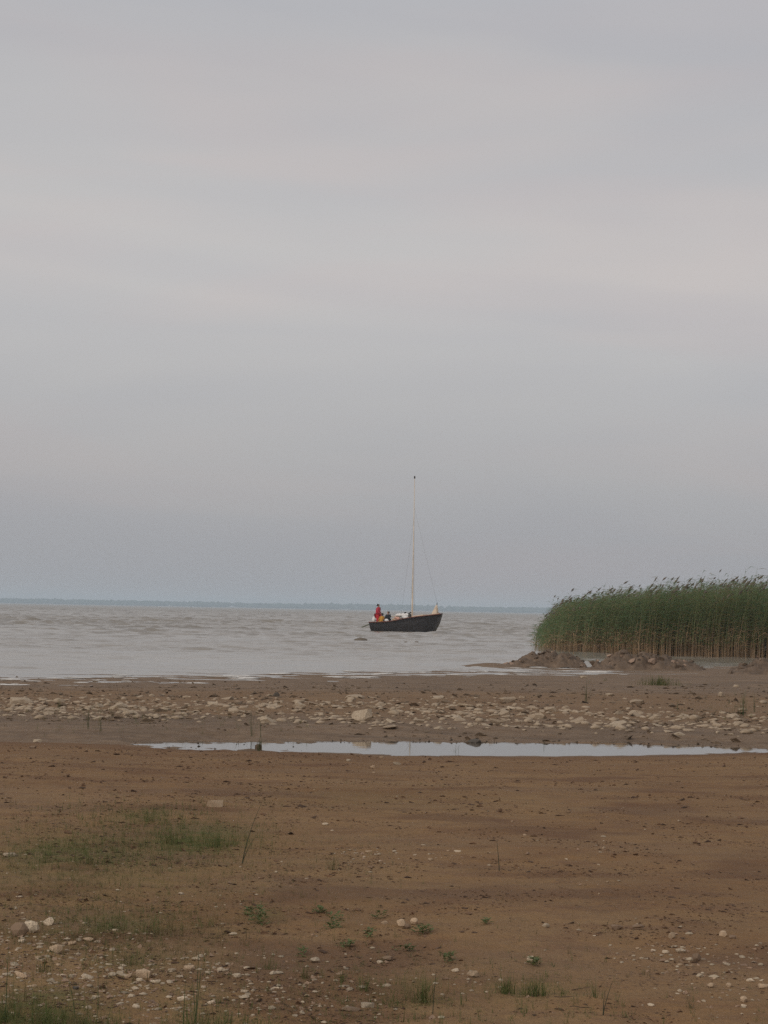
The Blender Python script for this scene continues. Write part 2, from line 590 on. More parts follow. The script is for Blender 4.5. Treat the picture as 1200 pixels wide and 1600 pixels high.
# ------------------------------------------------------------------ scattered small things as merged geometry
def rand_rot_z(n):
    a = rng.random(n) * 2 * math.pi
    return np.cos(a), np.sin(a)


OCT_V = np.array([(1, 0, 0), (.25, 1, 0), (-1, .15, 0), (-.2, -1, 0), (.15, .1, 1), (0, 0, -.6), (.6, .6, .55), (-.6, -.4, .6)], float)


def lump_proto(seed, ns=7, flat=1.0):
    """small irregular stone: two rings and a cap, 28 triangles"""
    r = np.random.default_rng(seed)
    vs, fs = [], []
    rings = [(-.55, .72), (.05, 1.0), (.62, .66)]
    for zz, rr in rings:
        for j in range(ns):
            a = 2 * math.pi * (j + r.normal(0, .12)) / ns
            q = rr * (1 + r.normal(0, .14))
            vs.append((q * math.cos(a), q * math.sin(a), zz + r.normal(0, .08)))
    top = len(vs)
    vs.append((r.normal(0, .15), r.normal(0, .15), 1.0))
    for kx in range(2):
        for j in range(ns):
            a, b = kx * ns + j, kx * ns + (j + 1) % ns
            fs += [(a, b, b + ns), (a, b + ns, a + ns)]
    for j in range(ns):
        fs.append((2 * ns + j, 2 * ns + (j + 1) % ns, top))
    return np.array(vs), np.array(fs)


PROTO = [lump_proto(100 + i) for i in range(8)]


def shard_proto(seed):
    """thin angular flake, 10 triangles"""
    r = np.random.default_rng(seed)
    a = np.sort(r.uniform(0, 6.28, 5))
    q = r.uniform(.6, 1.1, 5)
    vs = [(q[i] * math.cos(a[i]), q[i] * math.sin(a[i]), r.normal(0, .25)) for i in range(5)]
    vs += [(r.normal(0, .3), r.normal(0, .3), 1.0), (0, 0, -.6)]
    fs = []
    for i in range(5):
        fs += [(i, (i + 1) % 5, 5), ((i + 1) % 5, i, 6)]
    return np.array(vs), np.array(fs)


SHARD = [shard_proto(150 + i) for i in range(8)]


def lumps_mesh(name, pos, size, asp, hgt, sink=.3, smooth=True, rot=None, protos=None):
    """pos (n,3), size = half length, asp = width/length, hgt = height/length"""
    n = len(pos)
    V, Fc, off = [], [], 0
    ca, sa = rand_rot_z(n) if rot is None else (np.cos(rot), np.sin(rot))
    protos = protos or PROTO
    which = rng.integers(0, len(protos), n)
    for k in range(len(protos)):
        ii = np.nonzero(which == k)[0]
        if not len(ii): continue
        pv, pf = protos[k]
        sx, sy, sz = size[ii], size[ii] * asp[ii], size[ii] * hgt[ii]
        x = pv[None, :, 0] * sx[:, None]; y = pv[None, :, 1] * sy[:, None]; z = pv[None, :, 2] * sz[:, None]
        vx = x * ca[ii][:, None] - y * sa[ii][:, None] + pos[ii, 0][:, None]
        vy = x * sa[ii][:, None] + y * ca[ii][:, None] + pos[ii, 1][:, None]
        vz = z + (pos[ii, 2] + sz * (.55 - sink))[:, None]
        V.append(np.stack([vx, vy, vz], -1).reshape(-1, 3))
        Fc.append((pf[None] + (np.arange(len(ii)) * len(pv))[:, None, None]).reshape(-1, 3) + off)
        off += len(ii) * len(pv)
    return mesh_np(name, np.concatenate(V), np.concatenate(Fc), smooth)


def scatter_px(n, fx, fy, spread=1.0):
    """n pixel positions from two samplers, dropped on the ground"""
    P = np.stack([fx(n), fy(n)], 1)
    d0 = [ray(a, b) for a, b in P]
    out_ = np.array([on_ground_fast(d) for d in d0])
    return out_


_ys = np.concatenate([1 / np.linspace(1 / 5.0, 1 / 40, 900), np.arange(40.1, 84, .25)])


def on_ground_fast(d):
    t = _ys / d.y
    g = base_z(d.x * t, _ys)
    hit = np.nonzero(CAM_Z + d.z * t <= g)[0]
    i = hit[0] if len(hit) else len(_ys) - 1
    return d.x * t[i], _ys[i]


def drop(xy):
    xy = np.asarray(xy)
    return np.concatenate([xy, ground_z(xy[:, 0], xy[:, 1])[:, None]], 1)


def uni(a, b):
    return lambda n: rng.uniform(a, b, n)


# flakes of dried weed and crumbs of soil all over the sand: uncountable
def weed_field(n):
    yv = 1 / rng.uniform(1 / 25.0, 1 / 6.3, n)
    xv = yv * rng.uniform(-.27, .27, n)
    keep = rng.random(n) < np.clip(.25 + 1.9 * pn(xv / .9, yv / .8, 41) + .9 * pn(xv / .25, yv / .3, 42) + .35 * sstep(.2, -1.0, xv), .03, 1)
    return np.stack([xv, yv], 1)[keep]


for nm, cnt, sz0, mt, asp_, hg_ in (('dried_weed_flakes', 34000, .0085, MAT_CLOD, (.22, .5), (.12, .34)), ('soil_crumbs', 30000, .0062, MAT_CRUMB, (.4, .9), (.25, .6))):
    xy = weed_field(cnt)
    n = len(xy)
    sz = np.clip(rng.lognormal(math.log(sz0), .55, n), .002, .04) * np.clip((xy[:, 1] / 11) ** .8, .8, 1.9)
    ori = rng.normal(0, .5, n)
    me = lumps_mesh(nm, drop(xy), sz, rng.uniform(*asp_, n), rng.uniform(*hg_, n), .3, False, ori, SHARD)
    tag(link(nm, me, mt), kind='stuff')

# gravel: patches of small pale and brown pebbles
def patch(n, cx, cy, sx, sy):
    return np.stack([rng.normal(cx, sx, n), np.clip(rng.normal(cy, sy, n), 1183, 1612)], 1)


pp = np.concatenate([patch(900, 90, 1520, 120, 50), patch(620, 290, 1545, 120, 40), patch(90, 60, 1470, 60, 25), patch(60, 80, 1350, 70, 22),
                     patch(70, 575, 1340, 32, 12), patch(40, 700, 1336, 50, 8), patch(200, 480, 1560, 90, 28), patch(130, 1060, 1490, 55, 22),
                     patch(150, 1150, 1535, 50, 28), patch(30, 940, 1330, 40, 25), patch(40, 740, 1535, 50, 12), patch(120, 600, 1400, 380, 110),
                     patch(70, 280, 1385, 130, 25)])
xy = np.array([on_ground_fast(ray(a, b)) for a, b in pp])
n = len(xy)
sz = np.clip(rng.lognormal(math.log(.0085), .45, n), .003, .024)
ii = rng.random(n) < .38
for nm, msk, mt in (('pale_gravel', ii, MAT_PEBBLE_A), ('brown_gravel', ~ii, MAT_PEBBLE_B)):
    q = np.nonzero(msk)[0]
    me = lumps_mesh(nm, drop(xy[q]), sz[q], rng.uniform(.5, .95, len(q)), rng.uniform(.25, .6, len(q)), .3, False, None, PROTO if nm == 'pale_gravel' else SHARD)
    tag(link(nm, me, mt), kind='stuff')

# gravel between the stones of the stony band
n = 1800
xv = rng.uniform(-.235, .235, n); yv = 29.2 + rng.beta(1.5, 2.6, n) * 12
dens = np.clip(.45 + 1.3 * pn(xv * 14, yv / 1.6, 44) + .25, .08, 1) * np.where((xv > .07) & (yv > 34.5), .3, 1)
kp = rng.random(n) < dens
xv, yv = (xv * yv)[kp], yv[kp]
n = len(xv)
me = lumps_mesh('band_gravel', drop(np.stack([xv, yv], 1)), np.clip(rng.lognormal(math.log(.048), .45, n), .02, .13), rng.uniform(.5, .9, n), rng.uniform(.25, .5, n), .35)
tag(link('band_gravel', me, MAT_LIME), kind='stuff')

# brown rubble from the pool to the waterline
n = 7000
yv = 28.4 + rng.beta(1.15, 1.8, n) * 24; uv = rng.uniform(-.235, .235, n)
kp = rng.random(n) < np.clip(.35 + 1.6 * pn(uv * 30, yv / 1.3, 46), .04, 1)
xv, yv = (uv * yv)[kp], yv[kp]
n = len(xv)
me = lumps_mesh('mud_rubble', drop(np.stack([xv, yv], 1)), np.clip(rng.lognormal(math.log(.042), .5, n), .015, .14), rng.uniform(.4, .9, n), rng.uniform(.18, .5, n), .3, False, rng.normal(0, .4, n), SHARD)
tag(link('mud_rubble', me, MAT_RUBBLE), kind='stuff')

# dark crumbs of mud along the pool's far edge and in its shallow left end
n = 620
xv = np.where(rng.random(n) < .35, rng.uniform(-3.4, -.6, n), rng.uniform(-3.0, 6.6, n))
fe, ne = np.interp(xv, _px, _pf), np.interp(xv, _px, _pn)
yv = np.where(xv > -.9, fe + rng.normal(-.04, .16, n), rng.uniform(0, 1, n) * (fe - ne) + ne)
kp = rng.random(n) < np.clip(.5 + 1.5 * pn(xv / .5, yv * 0, 47), .1, 1)
xv, yv = xv[kp], yv[kp]
n = len(xv)
ps = drop(np.stack([xv, yv], 1))
ps[:, 2] = np.maximum(ps[:, 2], POND_Z - .015)
me = lumps_mesh('pool_edge_mud', ps, np.clip(rng.lognormal(math.log(.017), .45, n), .007, .045), rng.uniform(.3, .7, n), rng.uniform(.25, .7, n), .25, False, None, SHARD)
tag(link('pool_edge_mud', me, MAT_POOLMUD), kind='stuff')


# froth and wash along the waterline: uncountable
xs_ = np.repeat(rng.uniform(-13, 8.5, 520), 1)
ysl = np.arange(44, 74, .1)
fx_, fy_ = [], []
for x0 in xs_:
    g = ground_z(np.full_like(ysl, x0), ysl)
    cross = np.nonzero((g[:-1] > .004) != (g[1:] > .004))[0]
    if len(cross) and rng.random() < .35 + 1.2 * float(pn(x0 / 1.6, 0, 48)):
        fx_.append(x0)
        fy_.append(ysl[rng.choice(cross)] + rng.normal(.15, .15))
n = len(fx_)
ps = np.stack([fx_, fy_, np.full(n, .012)], 1)
me = lumps_mesh('froth', ps, np.clip(rng.lognormal(math.log(.20), .5, n), .06, .55), rng.uniform(.15, .4, n), rng.uniform(.03, .07, n), .2, True, rng.normal(0, .15, n))
tag(link('froth', me, MAT_FROTH), kind='stuff')


# ------------------------------------------------------------------ single stones
def stone_mesh(name, seed, sub=2, shape='slab'):
    """chipped stone: convex hull of points scattered on a squashed ball, edges slightly worn"""
    r = np.random.default_rng(seed)
    bm = bmesh.new()
    n = {2: 15, 3: 24}[sub] + (10 if shape == 'egg' else 0)
    for i in range(n):
        d = r.normal(0, 1, 3)
        d /= np.linalg.norm(d)
        if shape == 'block':
            d = np.sign(d) * np.abs(d) ** .40
            d /= max(1, np.abs(d).max())
        q = d * (r.uniform(.9, 1.0) if shape in ('egg', 'block') else r.uniform(.74, 1.0))
        if shape == 'slab':
            q[2] = np.clip(q[2] * 1.5, -1, r.uniform(.45, 1.0))
        if shape == 'wedge':
            q[2] *= .34 + .40 * (q[0] + 1)
        bm.verts.new(q)
    res = bmesh.ops.convex_hull(bm, input=bm.verts[:])
    junk = [g for g in res['geom_interior'] + res['geom_unused'] if isinstance(g, bmesh.types.BMVert)]
    if junk: bmesh.ops.delete(bm, geom=list(set(junk)), context='VERTS')
    if sub == 3:
        bmesh.ops.bevel(bm, geom=bm.edges[:], offset=.09, offset_type='OFFSET', segments=1, affect='EDGES', clamp_overlap=True)
        bmesh.ops.triangulate(bm, faces=bm.faces[:])
        o_ = r.random(3) * 40
        for v in bm.verts:
            c = v.co
            v.co = c * (1 + .10 * float(fbm(c.x * 2.3 + o_[0] + c.z, c.y * 2.3 + o_[1] - c.z, 61, 2)))
    me = bpy.data.meshes.new(name)
    bm.to_mesh(me); bm.free()
    return me


def place_stone(me, p, length, width, height, rz, mat, label, group=None, sink=.25, tilt=(0, 0), name='stone', cat='stone'):
    o = link(name, me, mat)
    o.scale = (length / 2, width / 2, height / 2)
    o.location = (p.x, p.y, p.z + height * (.5 - sink))
    o.rotation_euler = (tilt[0], tilt[1], rz)
    return tag(o, label, cat, group)


BAND = [stone_mesh('band_stone', 200 + i, 2, 'slab') for i in range(10)]
BG = 'pale stones of the band behind the pool'
BL = 'pale flattish limestone lying in the stony band between pool and lake'


def band_label(px, y):
    row = 'pool-side edge' if y < 31.6 else 'heart' if y < 34.6 else 'lakeward rim'
    for lim, where in ((75, 'far left before thin shoots'), (170, 'beside tall shoots left of pool'), (300, 'behind the pool tip'),
                       (390, 'left of the yellow-green shoots'), (500, 'right of the yellow-green shoots'), (640, 'round the largest boulder'),
                       (760, 'above the pool dark stone'), (880, 'left of the tall green shoots'), (1010, 'right of the tall green shoots'),
                       (1130, 'left of far right rushes'), (9999, 'far right among thin rushes')):
        if px < lim:
            return f'pale stone, {row} of stony band, {where}'


n_band = 0
tries = 0
taken = []
# largest stones first so that the rest fill round them
special = [(570, 1126, 46, 24, 'largest pale boulder, a low heap-like mound in the middle of the stony band'),
           (555, 1091, 36, 8, 'long thin pale slab lying alone at the lakeward rim of the stony band'),
           (792, 1098, 30, 10, 'pale slab on bare mud just left of the green shoots'),
           (1126, 1089, 11, 9, 'round cream stone standing apart on mud at the right, behind thin shoots'),
           (860, 1114, 24, 11, 'pale blocky stone in the band below the green shoots'),
           (995, 1099, 28, 7, 'flat pale slab at the rear rim of the band, between shoots and right edge'),
           (58, 1160, 18, 6, 'flat pale stone lying on brown mud left of the pool tip'),
           (184, 1108, 34, 12, 'wide pale slab in the left part of the stony band, beside thin green shoots'),
           (953, 1087, 18, 5, 'small pale slab alone on brown mud right of the green shoots'),
           (610, 1138, 30, 7, 'flat pale slab at the pool side of the stony band, nearest the water'),
           (1150, 1073, 12, 4, 'small flat pale stone near the dug mud at the right edge'),
           (912, 1060, 18, 5, 'thin pale slab lying on wet mud in front of the mud heaps'),
           (30, 1100, 46, 12, 'broad pale slab at the left picture edge of the stony band'),
           (432, 1088, 12, 10, 'dark grey lump standing at the lakeward rim of the stony band')]
for (px, py, wpx, hpx, lab) in special:
    p = on_ground(px, py)
    s_ = 1 / ppm(p)
    w_, h_ = wpx * s_, hpx * s_ * 1.1
    dark = 'dark' in lab
    place_stone(stone_mesh('stone_mesh', 300 + px, 3, 'egg' if 'round' in lab else 'slab'), p, w_, w_ * (.95 if 'heap' not in lab else .8), h_, rng.uniform(-.25, .25),
                MAT_GREY_STONE if dark else MAT_LIME, lab, None, .2)
    taken.append((p.x, p.y, w_ / 2))
while n_band < 262 and tries < 8000:
    tries += 1
    uu = rng.uniform(-.222, .222)
    yv = 29.1 + rng.beta(1.5, 2.6) * 12
    pxg = uu * 3000 + 600
    den = np.clip(.55 + 1.5 * pn(uu * 13, yv / 1.8, 45), .06, 1)
    if uu > .09 and yv > 34: den *= .12
    if uu < -.1 and yv > 34.5: den *= .6
    if rng.random() > den: continue
    xv = uu * yv
    L_ = float(np.clip(rng.lognormal(math.log(.20), .38), .11, .42))
    if yv > 36: L_ *= .8
    if any((xv - a) ** 2 + ((yv - b) * .8) ** 2 < ((L_ / 2 + c_) * .62) ** 2 for a, b, c_ in taken): continue
    taken.append((xv, yv, L_ / 2))
    p = Vector((xv, yv, float(ground_z(xv, yv))))
    place_stone(BAND[n_band % 10], p, L_, L_ * rng.uniform(.6, .95), L_ * rng.uniform(.20, .40), rng.uniform(-.6, .6) + (math.pi if rng.random() < .5 else 0), MAT_LIME, band_label(uu * 3000 + 600, yv), BG, rng.uniform(.32, .55),
                (rng.normal(0, .14), rng.normal(0, .14)))
    n_band += 1

FORE = [stone_mesh('fore_stone', 400 + i, 3, 'slab') for i in range(6)]
GL = 'small pale stones strewn over the sand'
gl_lab = {'bl': 'small pale stone strewn in the gravelly sand of the bottom left corner',
          'c': 'small pale stone in the loose cluster on the bare middle sand',
          'r': 'small pale stone in the gravel patch at the lower right',
          's': 'tiny pale pebble lying alone on bare sand',
          'pe': 'small pale stone on the brown sand just before the pool'}


def gl_label(key, px, py):
    if key == 'bl':
        return ('small pale stone in gravel ' + ('below the white stones' if py < 1515 else 'just above the corner grass') + ' at far left' if px < 112 else
                'small pale stone in bottom left gravel, left of the squarish block' if px < 222 else
                'small pale stone in bottom left gravel, between squarish block and tall stalks' if px < 300 else
                'small pale stone in bottom left gravel, right of the tall stalks')
    if key == 'c':
        return ('small pale stone in the gravel left of the bottom middle grass tufts' if py > 1500 else
                'small pale stone in the pebble cluster beside the wispy tuft in mid sand' if px < 630 else
                'small pale stone on bare sand between pebble cluster and thin stalk')
    if key == 'r':
        return ('small pale stone beside the dark upright stone in right gravel' if px < 1100 else 'small pale stone in the far right gravel near the edge')
    return gl_lab[key]


stones = [
    # px, base py, w, h, material, shape, label / cluster
    (336, 1262, 28, 13, MAT_BRICK_STONE, 'block', 'brick-shaped buff stone lying alone on bare sand at left'),
    (30, 1459, 30, 24, MAT_BROWN_STONE, 'egg', 'brown rounded rock leaning on white stones at the left edge'),
    (48, 1452, 28, 18, MAT_WHITE_STONE, 'slab', 'large white stone resting against the brown rock at the left edge'),
    (77, 1442, 20, 13, MAT_WHITE_STONE, 'slab', 'peaked white stone right of the brown rock and its white neighbour'),
    (88, 1488, 24, 14, MAT_BRICK_STONE, 'egg', 'dull buff stone half buried below the white stones at left'),
    (224, 1528, 26, 12, MAT_BRICK_STONE, 'block', 'squarish pale block among the bottom left gravel'),
    (738, 1529, 28, 14, MAT_BRICK_STONE, 'wedge', 'smooth wedge-shaped buff stone above the lower middle grass'),
    (711, 1522, 14, 6, MAT_WHITE_STONE, 'slab', 'small white stone touching the left tip of the buff wedge stone'),
    (853, 1453, 15, 6, MAT_WHITE_STONE, 'slab', 'bright white flat stone alone on bare sand at right'),
    (829, 1504, 14, 9, MAT_WHITE_STONE, 'slab', 'small white stone perched on a little weed plant'),
    (627, 1451, 17, 13, MAT_BRICK_STONE, 'egg', 'egg-like pale stone, left one of the touching pair in mid sand'),
    (647, 1450, 16, 11, MAT_BRICK_STONE, 'egg', 'egg-like pale stone, right one of the touching pair in mid sand'),
    (637, 1456, 11, 8, MAT_BROWN_STONE, 'egg', 'brown pebble in front of the touching pair of egg-like stones'),
    (601, 1445, 13, 6, MAT_BRICK_STONE, 'slab', 'thin pale stone lying left of the egg-like pair'),
    (491, 1506, 20, 11, MAT_WHITE_STONE, 'wedge', 'whitish slanting stone right of a dark grass tuft, lower middle'),
    (574, 1573, 23, 9, MAT_WHITE_STONE, 'block', 'flat whitish block lying at the bottom middle between grass tufts'),
    (605, 1505, 22, 11, MAT_BROWN_STONE, 'wedge', 'dark brown clod-like stone with hollow side in lower middle'),
    (593, 1508, 11, 5, MAT_WHITE_STONE, 'slab', 'small white chip beside the dark brown hollow stone'),
    (547, 1579, 32, 8, MAT_BROWN_STONE, 'slab', 'long flat dark stone at bottom middle, left of the whitish block'),
    (963, 1454, 25, 8, MAT_BROWN_STONE, 'slab', 'long low brown clod on bare sand, left one of two at right'),
    (997, 1453, 24, 12, MAT_BROWN_STONE, 'wedge', 'pointed brown clod on bare sand, right one of two'),
    (1050, 1467, 16, 10, MAT_BRICK_STONE, 'slab', 'pale knobbly stone above the right gravel patch'),
    (1130, 1463, 17, 11, MAT_BRICK_STONE, 'slab', 'pale rounded stone with a dark clod on its right'),
    (1145, 1466, 15, 6, MAT_BROWN_STONE, 'slab', 'dark flat clod touching a pale rounded stone at right'),
    (1064, 1488, 20, 7, MAT_WHITE_STONE, 'slab', 'flat white stone at the top of the right gravel patch'),
    (1088, 1500, 16, 14, MAT_BROWN_STONE, 'egg', 'dark upright rounded stone in the right gravel patch'),
    (1111, 1542, 14, 10, MAT_BRICK_STONE, 'wedge', 'brown pointed stone in the far right gravel near the bottom'),
    (1139, 1540, 10, 8, MAT_BRICK_STONE, 'egg', 'small yellowish stone in the far right gravel'),
    (1173, 1532, 16, 6, MAT_WHITE_STONE, 'slab', 'white flat stone near the right edge of the gravel'),
    (1193, 1545, 20, 9, MAT_BRICK_STONE, 'slab', 'buff stone cut by the right picture edge'),
    (1162, 1564, 12, 11, MAT_BRICK_STONE, 'egg', 'round yellowish stone standing on a white chip at lower right'),
    (1162, 1570, 12, 4, MAT_WHITE_STONE, 'slab', 'white chip under the round yellowish stone at lower right'),
    (1017, 1574, 12, 5, MAT_WHITE_STONE, 'slab', 'small white chip on bare sand left of the lower right gravel'),
    (508, 1290, 12, 4, MAT_WHITE_STONE, 'slab', 'white flat chip alone on sand right of the tall leaning stems'),
    (118, 1548, 12, 6, MAT_GREY_STONE, 'slab', 'blackish chip with pale rim in the bottom left gravel'),
    (15, 1340, 30, 7, MAT_WHITE_STONE, 'slab', 'flat pale slab at the left edge beside low grass'),
    (52, 1170, 12, 5, MAT_BROWN_STONE, 'slab', 'small brown stone on mud left of the pool tip'),
    (742, 1162, 26, 8, MAT_GREY_STONE, 'slab', 'dark flat stone standing in the pool by its far edge'),
]
for (px, py, k_, c_) in [(32, 1531, 24, 'bl'), (10, 1529, 18, 'bl'), (88, 1541, 13, 'bl'), (137, 1530, 28, 'bl'), (200, 1529, 20, 'bl'), (218, 1534, 14, 'bl'),
                         (243, 1536, 18, 'bl'), (268, 1520, 16, 'bl'), (288, 1503, 18, 'bl'), (296, 1518, 26, 'bl'), (113, 1474, 18, 'bl'), (101, 1473, 11, 'bl'),
                         (138, 1468, 18, 'bl'), (180, 1453, 12, 'bl'), (285, 1565, 22, 'bl'), (213, 1576, 18, 'bl'), (382, 1554, 18, 'bl'), (371, 1530, 16, 'bl'),
                         (52, 1544, 12, 'bl'), (170, 1512, 14, 'bl'), (262, 1500, 9, 'bl'), (324, 1525, 14, 'bl'), (34, 1471, 16, 'bl'), (60, 1500, 14, 'bl'),
                         (150, 1560, 14, 'bl'), (246, 1578, 14, 'bl'), (330, 1572, 16, 'bl'), (318, 1545, 12, 'bl'), (340, 1509, 10, 'bl'), (92, 1510, 12, 'bl'),
                         (576, 1331, 12, 'c'), (556, 1333, 9, 'c'), (592, 1336, 8, 'c'), (569, 1341, 7, 'c'), (648, 1338, 8, 'c'), (673, 1345, 11, 'c'), (715, 1333, 13, 'c'), (700, 1331, 6, 'c'),
                         (420, 1537, 9, 'c'), (480, 1557, 12, 'c'), (440, 1547, 7, 'c'), (586, 1538, 8, 'c'),
                         (1075, 1496, 10, 'r'), (1062, 1508, 10, 'r'), (1080, 1510, 11, 'r'), (1021, 1486, 12, 'r'), (996, 1482, 8, 'r'), (1040, 1489, 14, 'r'), (1135, 1508, 14, 'r'), (1116, 1530, 8, 'r'), (1190, 1530, 9, 'r'),
                         (820, 1308, 8, 's'), (938, 1335, 8, 's'), (943, 1329, 6, 's'), (885, 1342, 6, 's'), (935, 1384, 6, 's'), (949, 1378, 6, 's'), (936, 1398, 5, 's'), (800, 1282, 5, 's'),
                         (545, 1189, 10, 'pe'), (620, 1195, 14, 'pe'), (596, 1183, 8, 'pe'), (582, 1200, 10, 'pe'), (584, 1210, 7, 'pe')]:
    stones.append((px, py, k_, max(3, k_ * rng.uniform(.28, .44)), MAT_WHITE_STONE if rng.random() < .5 else MAT_BRICK_STONE, 'slab', c_))
MESH_BY = {}
for i, (px, py, wpx, hpx, mt, shp, lab) in enumerate(stones):
    p = on_ground(px, py)
    s_ = 1 / ppm(p)
    w_, h_ = wpx * s_, hpx * s_
    if px == 742: p.z = POND_Z - .01
    if shp == 'slab' and lab in gl_lab:
        src = MESH_BY.setdefault((i % 6, mt.name), None)
        if src is None:
            src = MESH_BY[(i % 6, mt.name)] = FORE[i % 6].copy()
        place_stone(src, p, w_, w_ * rng.uniform(.4, .75), h_ * 1.05, rng.uniform(-.35, .35), mt, gl_label(lab, px, py), GL + ' ' + {'bl': 'at bottom left', 'c': 'in mid sand', 'r': 'at lower right', 's': 'on bare sand', 'pe': 'before the pool'}[lab], .22, (rng.normal(0, .12), rng.normal(0, .12)))
    else:
        wd_ = w_ * {'block': .55, 'egg': .8, 'slab': .7, 'wedge': .65}[shp]
        place_stone(stone_mesh('stone_mesh', 500 + i, 3, shp), p, w_, wd_, h_ * 1.12, rng.uniform(-.15, .15), mt, lab, None, .15,
                    name='clod' if 'clod' in lab and 'stone' not in lab else 'stone', cat='clod' if 'clod' in lab and 'stone' not in lab else 'stone')

# rocks in the lake
for (px, py, wpx, hpx, lab) in [(564, 1001, 24, 7, 'low dark rock awash in front of the boat stern'),
                                (634, 1004, 7, 3, 'tiny dark rock in the water below the mast, left of another'),
                                (651, 1004, 8, 4, 'tiny dark rock in the water below the mast, right of another')]:
    p = at_z(px, py, 0.0)
    s_ = 1 / ppm(p)
    p.z = -.02
    place_stone(stone_mesh('rock_mesh', px, 3, 'egg'), p, wpx * s_, wpx * s_ * .6, hpx * s_ * 1.6, .2, MAT_LAKE_ROCK, lab, None, .45, name='rock', cat='rock')


# ------------------------------------------------------------------ mud heaps
def mud_heap(px0, px1, pyb, prof, depth, label, seed, clods):
    """prof: list of (fraction along, height in photo pixels)"""
    a, b = at_z(px0, pyb + (px0 - (px0 + px1) / 2) * .0189, .03), at_z(px1, pyb + (px1 - (px0 + px1) / 2) * .0189, .03)
    c = (a + b) / 2
    ln = b.x - a.x
    s_ = 1 / ppm(c)
    root = empty('mud_heap', (c.x, c.y + depth / 2, 0))
    tag(root, label, 'mud heap', 'heaps of dug mud by the reeds')
    nx, ny = int(ln / .035), 34
    fx, fy = np.linspace(0, 1, nx), np.linspace(-1, 1, ny)
    FX, FY = np.meshgrid(fx, fy)
    h = np.interp(FX + .05 * pn(FX * 4, FY * 1.5, seed), [q[0] for q in prof], [q[1] for q in prof]) * s_
    xw, yw = (FX - .5) * ln, FY * depth / 2
    cross = np.clip(1 - np.abs(FY + .25 * pn(FX * ln / .7, FY * .5, seed + 3)) ** 1.6, 0, 1)
    edge = np.clip(np.minimum(FX, 1 - FX) * 14, 0, 1)
    z = h * cross * (1 + .55 * fbm(xw / .4, yw / .4, seed + 1, 4, .55)) + .045 * np.abs(fbm(xw / .22, yw / .22, seed + 2, 3, .6)) * cross
    z = z * edge - .06 * (1 - np.minimum(edge, cross + .0))
    link('mound', mesh_np('mound', np.stack([xw, yw, z], -1).reshape(-1, 3), grid_faces(ny, nx)), MAT_MUD, root)
    rr = np.random.default_rng(seed)
    cm = [stone_mesh('clod_mesh', seed * 10 + q, 2, 'wedge') for q in range(3)]
    for q in range(clods):
        j, i = rr.integers(5, ny - 12), rr.integers(3, nx - 3)
        o = link('clod', cm[q % 3], MAT_MUD_DRY if q % 3 == 0 else MAT_MUD, root)
        r_ = rr.uniform(.04, .12) if rr.random() < .75 else rr.uniform(.12, .24)
        o.scale = (r_, r_ * rr.uniform(.6, 1), r_ * rr.uniform(.5, .9))
        o.location = (xw[j, i], yw[j, i], z[j, i] + r_ * .15)
        o.rotation_euler = (rr.normal(0, .4), rr.normal(0, .4), rr.uniform(0, 6.28))
    return root


mud_heap(783, 925, 1042, [(0, 0), (.12, 6), (.28, 15), (.36, 19), (.42, 16), (.5, 21), (.62, 24), (.72, 23), (.82, 16), (.92, 12), (1, 3)], 1.7,
         'leftmost dug mud heap, smooth brown humps before the reeds', 71, 30)
mud_heap(922, 1112, 1047, [(0, 3), (.07, 12), (.12, 8), (.2, 20), (.27, 28), (.36, 21), (.46, 26), (.55, 22), (.62, 24), (.7, 16), (.82, 14), (.92, 9), (1, 2)], 2.0,
         'longest dug mud heap in the middle, with blocky clods on top', 72, 60)
mud_heap(1140, 1330, 1055, [(0, 0), (.1, 9), (.2, 15), (.32, 24), (.5, 28), (.7, 24), (1, 4)], 2.2,
         'dug mud heap cut off by the right picture edge', 73, 30)


# ------------------------------------------------------------------ grasses, rushes and weeds
def blades(n, r0, h, hv, w, lean, seg=3, seed=0, wind=(0, 0)):
    """a tuft of tapering bent blades round the origin"""
    r = np.random.default_rng(seed)
    V, Q, T, off = [], [], [], 0
    for i in range(n):
        a = r.uniform(0, 6.28); rr = r0 * min(1.25, abs(r.normal(0, .55)))
        bx, by = rr * math.cos(a), rr * math.sin(a)
        hh = h * max(.18, r.normal(.95, hv)) * (1 - .45 * min(1, rr / max(r0, 1e-4)) ** 2)
        az = r.uniform(0, 6.28); le = abs(r.normal(0, lean))
        dx, dy = math.cos(az) * le + wind[0], math.sin(az) * le + wind[1]
        ca, sa = math.cos(az + 1.57), math.sin(az + 1.57)
        ww = w * r.uniform(.7, 1.3)
        for k_ in range(seg):
            t = k_ / seg
            x, y, z = bx + dx * hh * t ** 1.7, by + dy * hh * t ** 1.7, hh * t * (1 - .25 * le * t) - .01
            hw = ww * (1 - .65 * t) / 2
            V += [(x - ca * hw, y - sa * hw, z), (x + ca * hw, y + sa * hw, z), (x - sa * hw * .7, y + ca * hw * .7, z)]
        V.append((bx + dx * hh, by + dy * hh, hh * (1 - .25 * le)))
        for k_ in range(seg - 1):
            o_ = off + 3 * k_
            for e in range(3):
                f = (e + 1) % 3
                Q.append((o_ + e, o_ + f, o_ + 3 + f, o_ + 3 + e))
        o_ = off + 3 * (seg - 1)
        for e in range(3):
            T.append((o_ + e, o_ + (e + 1) % 3, off + 3 * seg))
        off += 3 * seg + 1
    return V, Q, T


